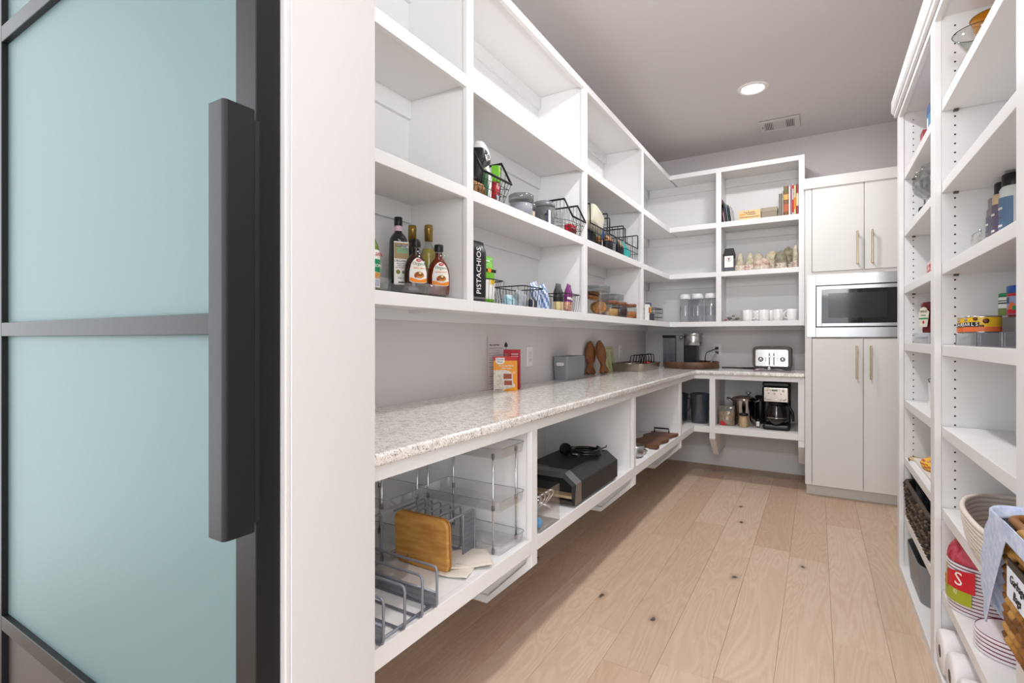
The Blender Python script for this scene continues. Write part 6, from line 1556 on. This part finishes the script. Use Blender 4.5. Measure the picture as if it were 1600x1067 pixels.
# cloth liner folded over the rim, hanging lower at the far side
CLOTH = mat('liner_cloth', '#cfd7e8', 0.9, noise=(60, '#b3c0da', 0.35), bump=(160, 0.2))
b = MB()
cper = rrect(BW + 0.050, BD + 0.046, 0.045, 8)
def liner(u, v):
    n = len(cper); i = int(u * n) % n; f = u * n - int(u * n)
    x = cper[i][0] + (cper[(i + 1) % n][0] - cper[i][0]) * f; y = cper[i][1] + (cper[(i + 1) % n][1] - cper[i][1]) * f
    wave = 0.004 * math.sin(34 * u) * v + 0.0022 * math.sin(71 * u + 2) * v
    k = 1 + wave / 0.14
    side = max(0.0, min(1.0, (-x - 0.06) / 0.07)) * max(0.0, min(1.0, (0.02 - y) / 0.09))   # the far front corner hangs long and loose
    w = max(0.0, (v - 0.2) / 0.8)
    drop = (0.034 + 0.006 * math.sin(19 * u)) * w + side * (0.250 + 0.012 * math.sin(40 * u)) * w
    out = side * (0.150 * math.sin(min(1.0, w * 1.25) * PI * 0.5) - 0.02 * w + 0.007 * math.sin(26 * w + 30 * u))
    if v < 0.2: return (x * (0.93 + 0.35 * v), y * (0.92 + 0.40 * v), BH - 0.012 + 0.11 * v)
    return (x * k - out, y * k + side * 0.018 * w, BH + 0.012 - drop)
b.grid(liner, 160, 26, True, 0, True); b.build('cloth_liner', CLOTH, t, solid=0.0015)

# --- far column
ZF = [z + 0.0385 for z in zs]
t = carton('red_carton', 'flat red carton standing on the top shelf of the far column', 'carton', 0.075, 0.10, 0.125, mat('brick_red', '#b5484c', 0.5), (0.478, 3.085, ZF[0]), RWALL); panel(t, mat('deep_red', '#8f2730', 0.5), -0.0376, 0.0376, 0.105, 0.1252, -0.0503)
t = carton('blue_bag_box', 'shiny blue upright package next to the red carton', 'carton', 0.10, 0.10, 0.205, mat('cyan_blue', '#3f86bd', 0.3), (0.486, 2.960, ZF[0]), RWALL); panel(t, mat('deep_blue', '#1f4f8f', 0.4), -0.0502, 0.0502, 0.165, 0.2053, -0.0503); panel(t, WHT_INK, -0.035, -0.015, 0.07, 0.15, -0.0504); panel(t, YELLOW, -0.05, 0.05, 0.0, 0.02, -0.0504)
def wine(label, x, y):
    t = thing('wine_glass', label, 'glass', (x, y, ZF[1]), 0, 'wine glasses')
    MB().lathe([(0.001, 0.0), (0.036, 0.0), (0.034, 0.003), (0.006, 0.008), (0.004, 0.015), (0.004, 0.095), (0.012, 0.103), (0.040, 0.128), (0.048, 0.160), (0.045, 0.195), (0.036, 0.228), (0.0352, 0.228), (0.044, 0.195), (0.047, 0.160), (0.039, 0.130), (0.008, 0.106)], 36, cap=False).build('glass_body', see_through('wine_clear', '#f5f6f6', 0.05, 0.01, 0.0, '#b9b9b9'), t)
    MB().tube([(0.036 * math.cos(a), 0.036 * math.sin(a), 0.228) for a in [2 * PI * i / 30 for i in range(30)]], 0.0009, 5, True).build('rim', CHROME, t)
    MB().cyl((0, 0, 0.01), (0, 0, 0.098), 0.0036, 10).build('stem', see_through('stem_clear', '#c9cccd', 0.25, 0.02, 0.25, '#8f9294'), t)
wine('wine glass on the second far shelf, the further one', 0.440, 3.090)
wine('wine glass on the second far shelf, the nearer one', 0.447, 2.965)
t = thing('steel_press', 'small chrome and black kitchen gadget behind the wine glasses', 'gadget', (0.500, 3.215, ZF[1]), 0)
MB().box(-0.03, 0.03, -0.025, 0.025, 0, 0.105).build('body', STEEL, t, bevel=0.004); MB().tube([(-0.03, 0.0, 0.095), (-0.062, 0, 0.085), (-0.065, 0, 0.045), (-0.045, 0, 0.03)], 0.005, 8).build('handle', BLACK, t)
o = pouch(0.07, 0.06, 0.105, top=0.3, crumple=0.04, seed=91).build('red_packet', mat('red_packet', '#a3232d', 0.35, noise=(45, '#e4c3c3', 0.35)), None, (0.462, 2.985, ZF[2]), (0, 0, RWALL)); tag(o, 'red and white packet on the third far shelf', 'packet')
t = thing('clear_riser', 'clear riser bin under the ketchup bottle on the far shelf', 'riser', (0.500, 2.950, ZF[3]), RWALL)
open_box(0.40, 0.20, 0.046, 0.003, 0.006).build('riser_body', CLR_E, t); MB().box(-0.198, 0.198, -0.098, 0.098, 0.046, 0.049).build('riser_top', CLR_E, t)
t = thing('ketchup_bottle', 'red upside-down ketchup bottle with a keystone label', 'bottle', (0.455, 3.040, ZF[3] + 0.0495), -PI / 2 + 0.55)
prof = [(0.030, 0.0), (0.036, 0.003), (0.038, 0.015), (0.0365, 0.030), (0.041, 0.070), (0.044, 0.110), (0.045, 0.132), (0.040, 0.143), (0.001, 0.146)]
MB().lathe(prof, 32, sy=0.7).build('bottle_body', mat('ketchup_red', '#6e1118', 0.15, coat=0.4), t)
b = MB(); b.prism([(-0.024, 0.028), (0.018, 0.028), (0.030, 0.098), (0.020, 0.104), (0.014, 0.116), (-0.004, 0.121), (-0.022, 0.114), (-0.026, 0.100), (-0.030, 0.098)], -0.0325, -0.0315, 'y'); kl = b.build('label', mat('keystone', '#dfdcc8', 0.5), t)
panel(kl, GREEN, -0.026, 0.024, 0.064, 0.070, -0.0330); disc(kl, RED, -0.002, 0.050, 0.005, 0.007, -0.0330); text('HEINZ', 0.014, GREYINK, kl, (-0.002, -0.0332, 0.100), FRONT); panel(kl, GREYINK, -0.016, 0.012, 0.080, 0.084, -0.0330)
t = thing('white_box', 'slim white box with a small hook on the fifth far shelf', 'box', (0.490, 2.985, ZF[4]), 0)
MB().box(-0.05, 0.05, -0.02, 0.02, 0, 0.115).build('box_body', PAPERW, t, bevel=0.002); MB().tube([(-0.05, -0.02, 0.115), (-0.055, -0.02, 0.13), (-0.045, -0.02, 0.135)], 0.002, 6).build('hook', GREYINK, t)
t = thing('card_lid', 'pale card box lid on the sixth far shelf', 'box', (0.500, 2.960, ZF[5]), RWALL)
MB().box(-0.27, 0.27, -0.085, 0.10, 0, 0.012).build('lid_body', mat('pale_card', '#e4dbd0', 0.7), t, bevel=0.001)
sn_ = pouch(0.24, 0.17, 0.045, top=0.5, crumple=0.05, seed=93).build('snack_bag', [YELLOW, RED, mat('snack_print', '#d98a66', 0.4)], None, (0.500, 2.985, ZF[5] + 0.0125), (0, 0, RWALL))
for q, pl_ in enumerate(sn_.data.polygons): pl_.material_index = (1 if (q * 7) % 11 < 3 else (2 if (q * 5) % 13 < 2 else 0))
tag(sn_, 'yellow and red snack bag lying on the pale card lid', 'bag')
t = thing('wooden_sign', 'small round tan sign with a stick beside the snack bag', 'sign', (0.428, 3.245, ZF[5] + 0.0), 0)
MB().lathe([(0.001, 0.001), (0.030, 0.001), (0.030, 0.006), (0.001, 0.006)], 24, sy=1.6).build('disc', mat('tan_disc', '#d8b98a', 0.6), t); MB().tube([(-0.035, -0.06, 0.004), (-0.03, 0.0, 0.004)], 0.003, 6).build('stick', mat('stick_brown', '#6b4a35', 0.6), t)
# woven dark basket with bins, and the grey bin below
t = thing('woven_basket', 'dark brown woven basket of grey boxes on the far shelf', 'basket', (0.535, 2.925, ZF[6]), RWALL)
DKS = [mat('seagrass_a', '#4d4137', 0.7), mat('seagrass_b', '#2b2521', 0.7), mat('seagrass_c', '#7a6a58', 0.7)]
w_, d_, h_ = 0.66, 0.29, 0.185
open_box(w_, d_, h_, 0.008, 0.03, 0.02, 5).build('inner_shell', mat('seagrass_dark', '#1f1b18', 0.8), t)
per2 = rrect(w_ + 0.004, d_ + 0.004, 0.03, 5)
rr = random.Random(21)
for k in range(11):
    z = 0.012 + k * 0.0165; f = 1 - 0.07 * (1 - k / 10)
    for seg_ in range(len(per2)):
        a, b_ = Vector(per2[seg_]), Vector(per2[(seg_ + 1) % len(per2)])
        if a.y > 0.06 and b_.y > 0.06: continue
        n_ = max(1, int((b_ - a).length / 0.045))
        for i in range(n_):
            p = a + (b_ - a) * (i / n_); q = a + (b_ - a) * ((i + 1.15) / n_); mdl = (p + q) / 2; nn = Vector(((q - p).y, -(q - p).x)).normalized() * 0.008
            MB().tube([(p.x * f, p.y * f, z - 0.005), ((mdl + nn).x * f, (mdl + nn).y * f, z + rr.uniform(-0.002, 0.002)), (q.x * f, q.y * f, z + 0.006)], 0.007, 5, radii=[0.004, 0.0085, 0.004]).build('seagrass_strand', DKS[rr.randrange(3)], t)
MB().tube([(x, y, h_) for x, y in per2], 0.010, 6, True).build('rim', DKS[0], t)
for i, (yy, hh, c) in enumerate(((3.13, 0.165, '#6a7280'), (2.97, 0.180, '#3b4048'), (2.79, 0.175, '#2c2f35'))):
    t = thing('grey_box', ['blue-grey box at the far end inside the woven basket', 'slate grey box in the middle of the woven basket', 'darkest box at the near end of the woven basket'][i], 'box', (0.515, yy, ZF[6] + 0.009), RWALL, 'boxes in the woven basket')
    open_box(0.14, 0.19, hh, 0.004, 0.012, 0.006).build('box_body', mat('slate_%d' % i, c, 0.5), t)
t = thing('wire_tray', 'black wire tray with dark packets above the woven basket', 'basket', (0.530, 3.060, ZF[6] + 0.1955), RWALL)
b = MB()
for i in range(12): b.tube([(-0.17 + i * 0.03, -0.13, 0.055), (-0.17 + i * 0.03, -0.12, 0.003), (-0.17 + i * 0.03, 0.12, 0.003), (-0.17 + i * 0.03, 0.13, 0.055)], 0.0015, 4)
b.build('wires', BLK_WIRE, t); MB().tube([(x, y, 0.055) for x, y in rrect(0.36, 0.27, 0.02)], 0.003, 6, True).build('rim', BLK_WIRE, t)
o = pouch(0.14, 0.10, 0.045, top=0.5, crumple=0.06, seed=95).build('dark_packet', mat('dark_packets', '#45403d', 0.4, noise=(40, '#9b948d', 0.4)), None, (0.480, 3.10, ZF[6] + 0.2), (0, 0, RWALL)); tag(o, 'dark grey crinkled packet in the wire tray above the woven basket', 'packet')
o = pouch(0.05, 0.016, 0.10, top=0.2, crumple=0.05, seed=96).build('red_bag', mat('red_bag_far', '#b5303a', 0.3, noise=(40, '#e6c2c4', 0.35)), None, (0.402, 3.262, ZF[6] + 0.001), (0, 0, RWALL + 0.4)); tag(o, 'red plastic bag squeezed behind the woven basket by the far post', 'bag')
t = thing('storage_bin', 'tall dark grey plastic bin on the bottom far shelf', 'bin', (0.515, 3.005, 0.0345), RWALL)
open_box(0.43, 0.27, 0.172, 0.004, 0.075, 0.012, 8).build('bin_body', mat('bin_charcoal', '#85878a', 0.45), t, bevel=0.001)
b = MB(); b.prism(rrect(0.06, 0.022, 0.0105, 5, 0.0, 0.125), 0.0, 0.002, 'y'); b.build('hand_hole', mat('hand_hole_dark', '#2a2426', 0.8), t, loc=(-0.2165, 0.0, 0.0), rot=(0, 0, -PI / 2))
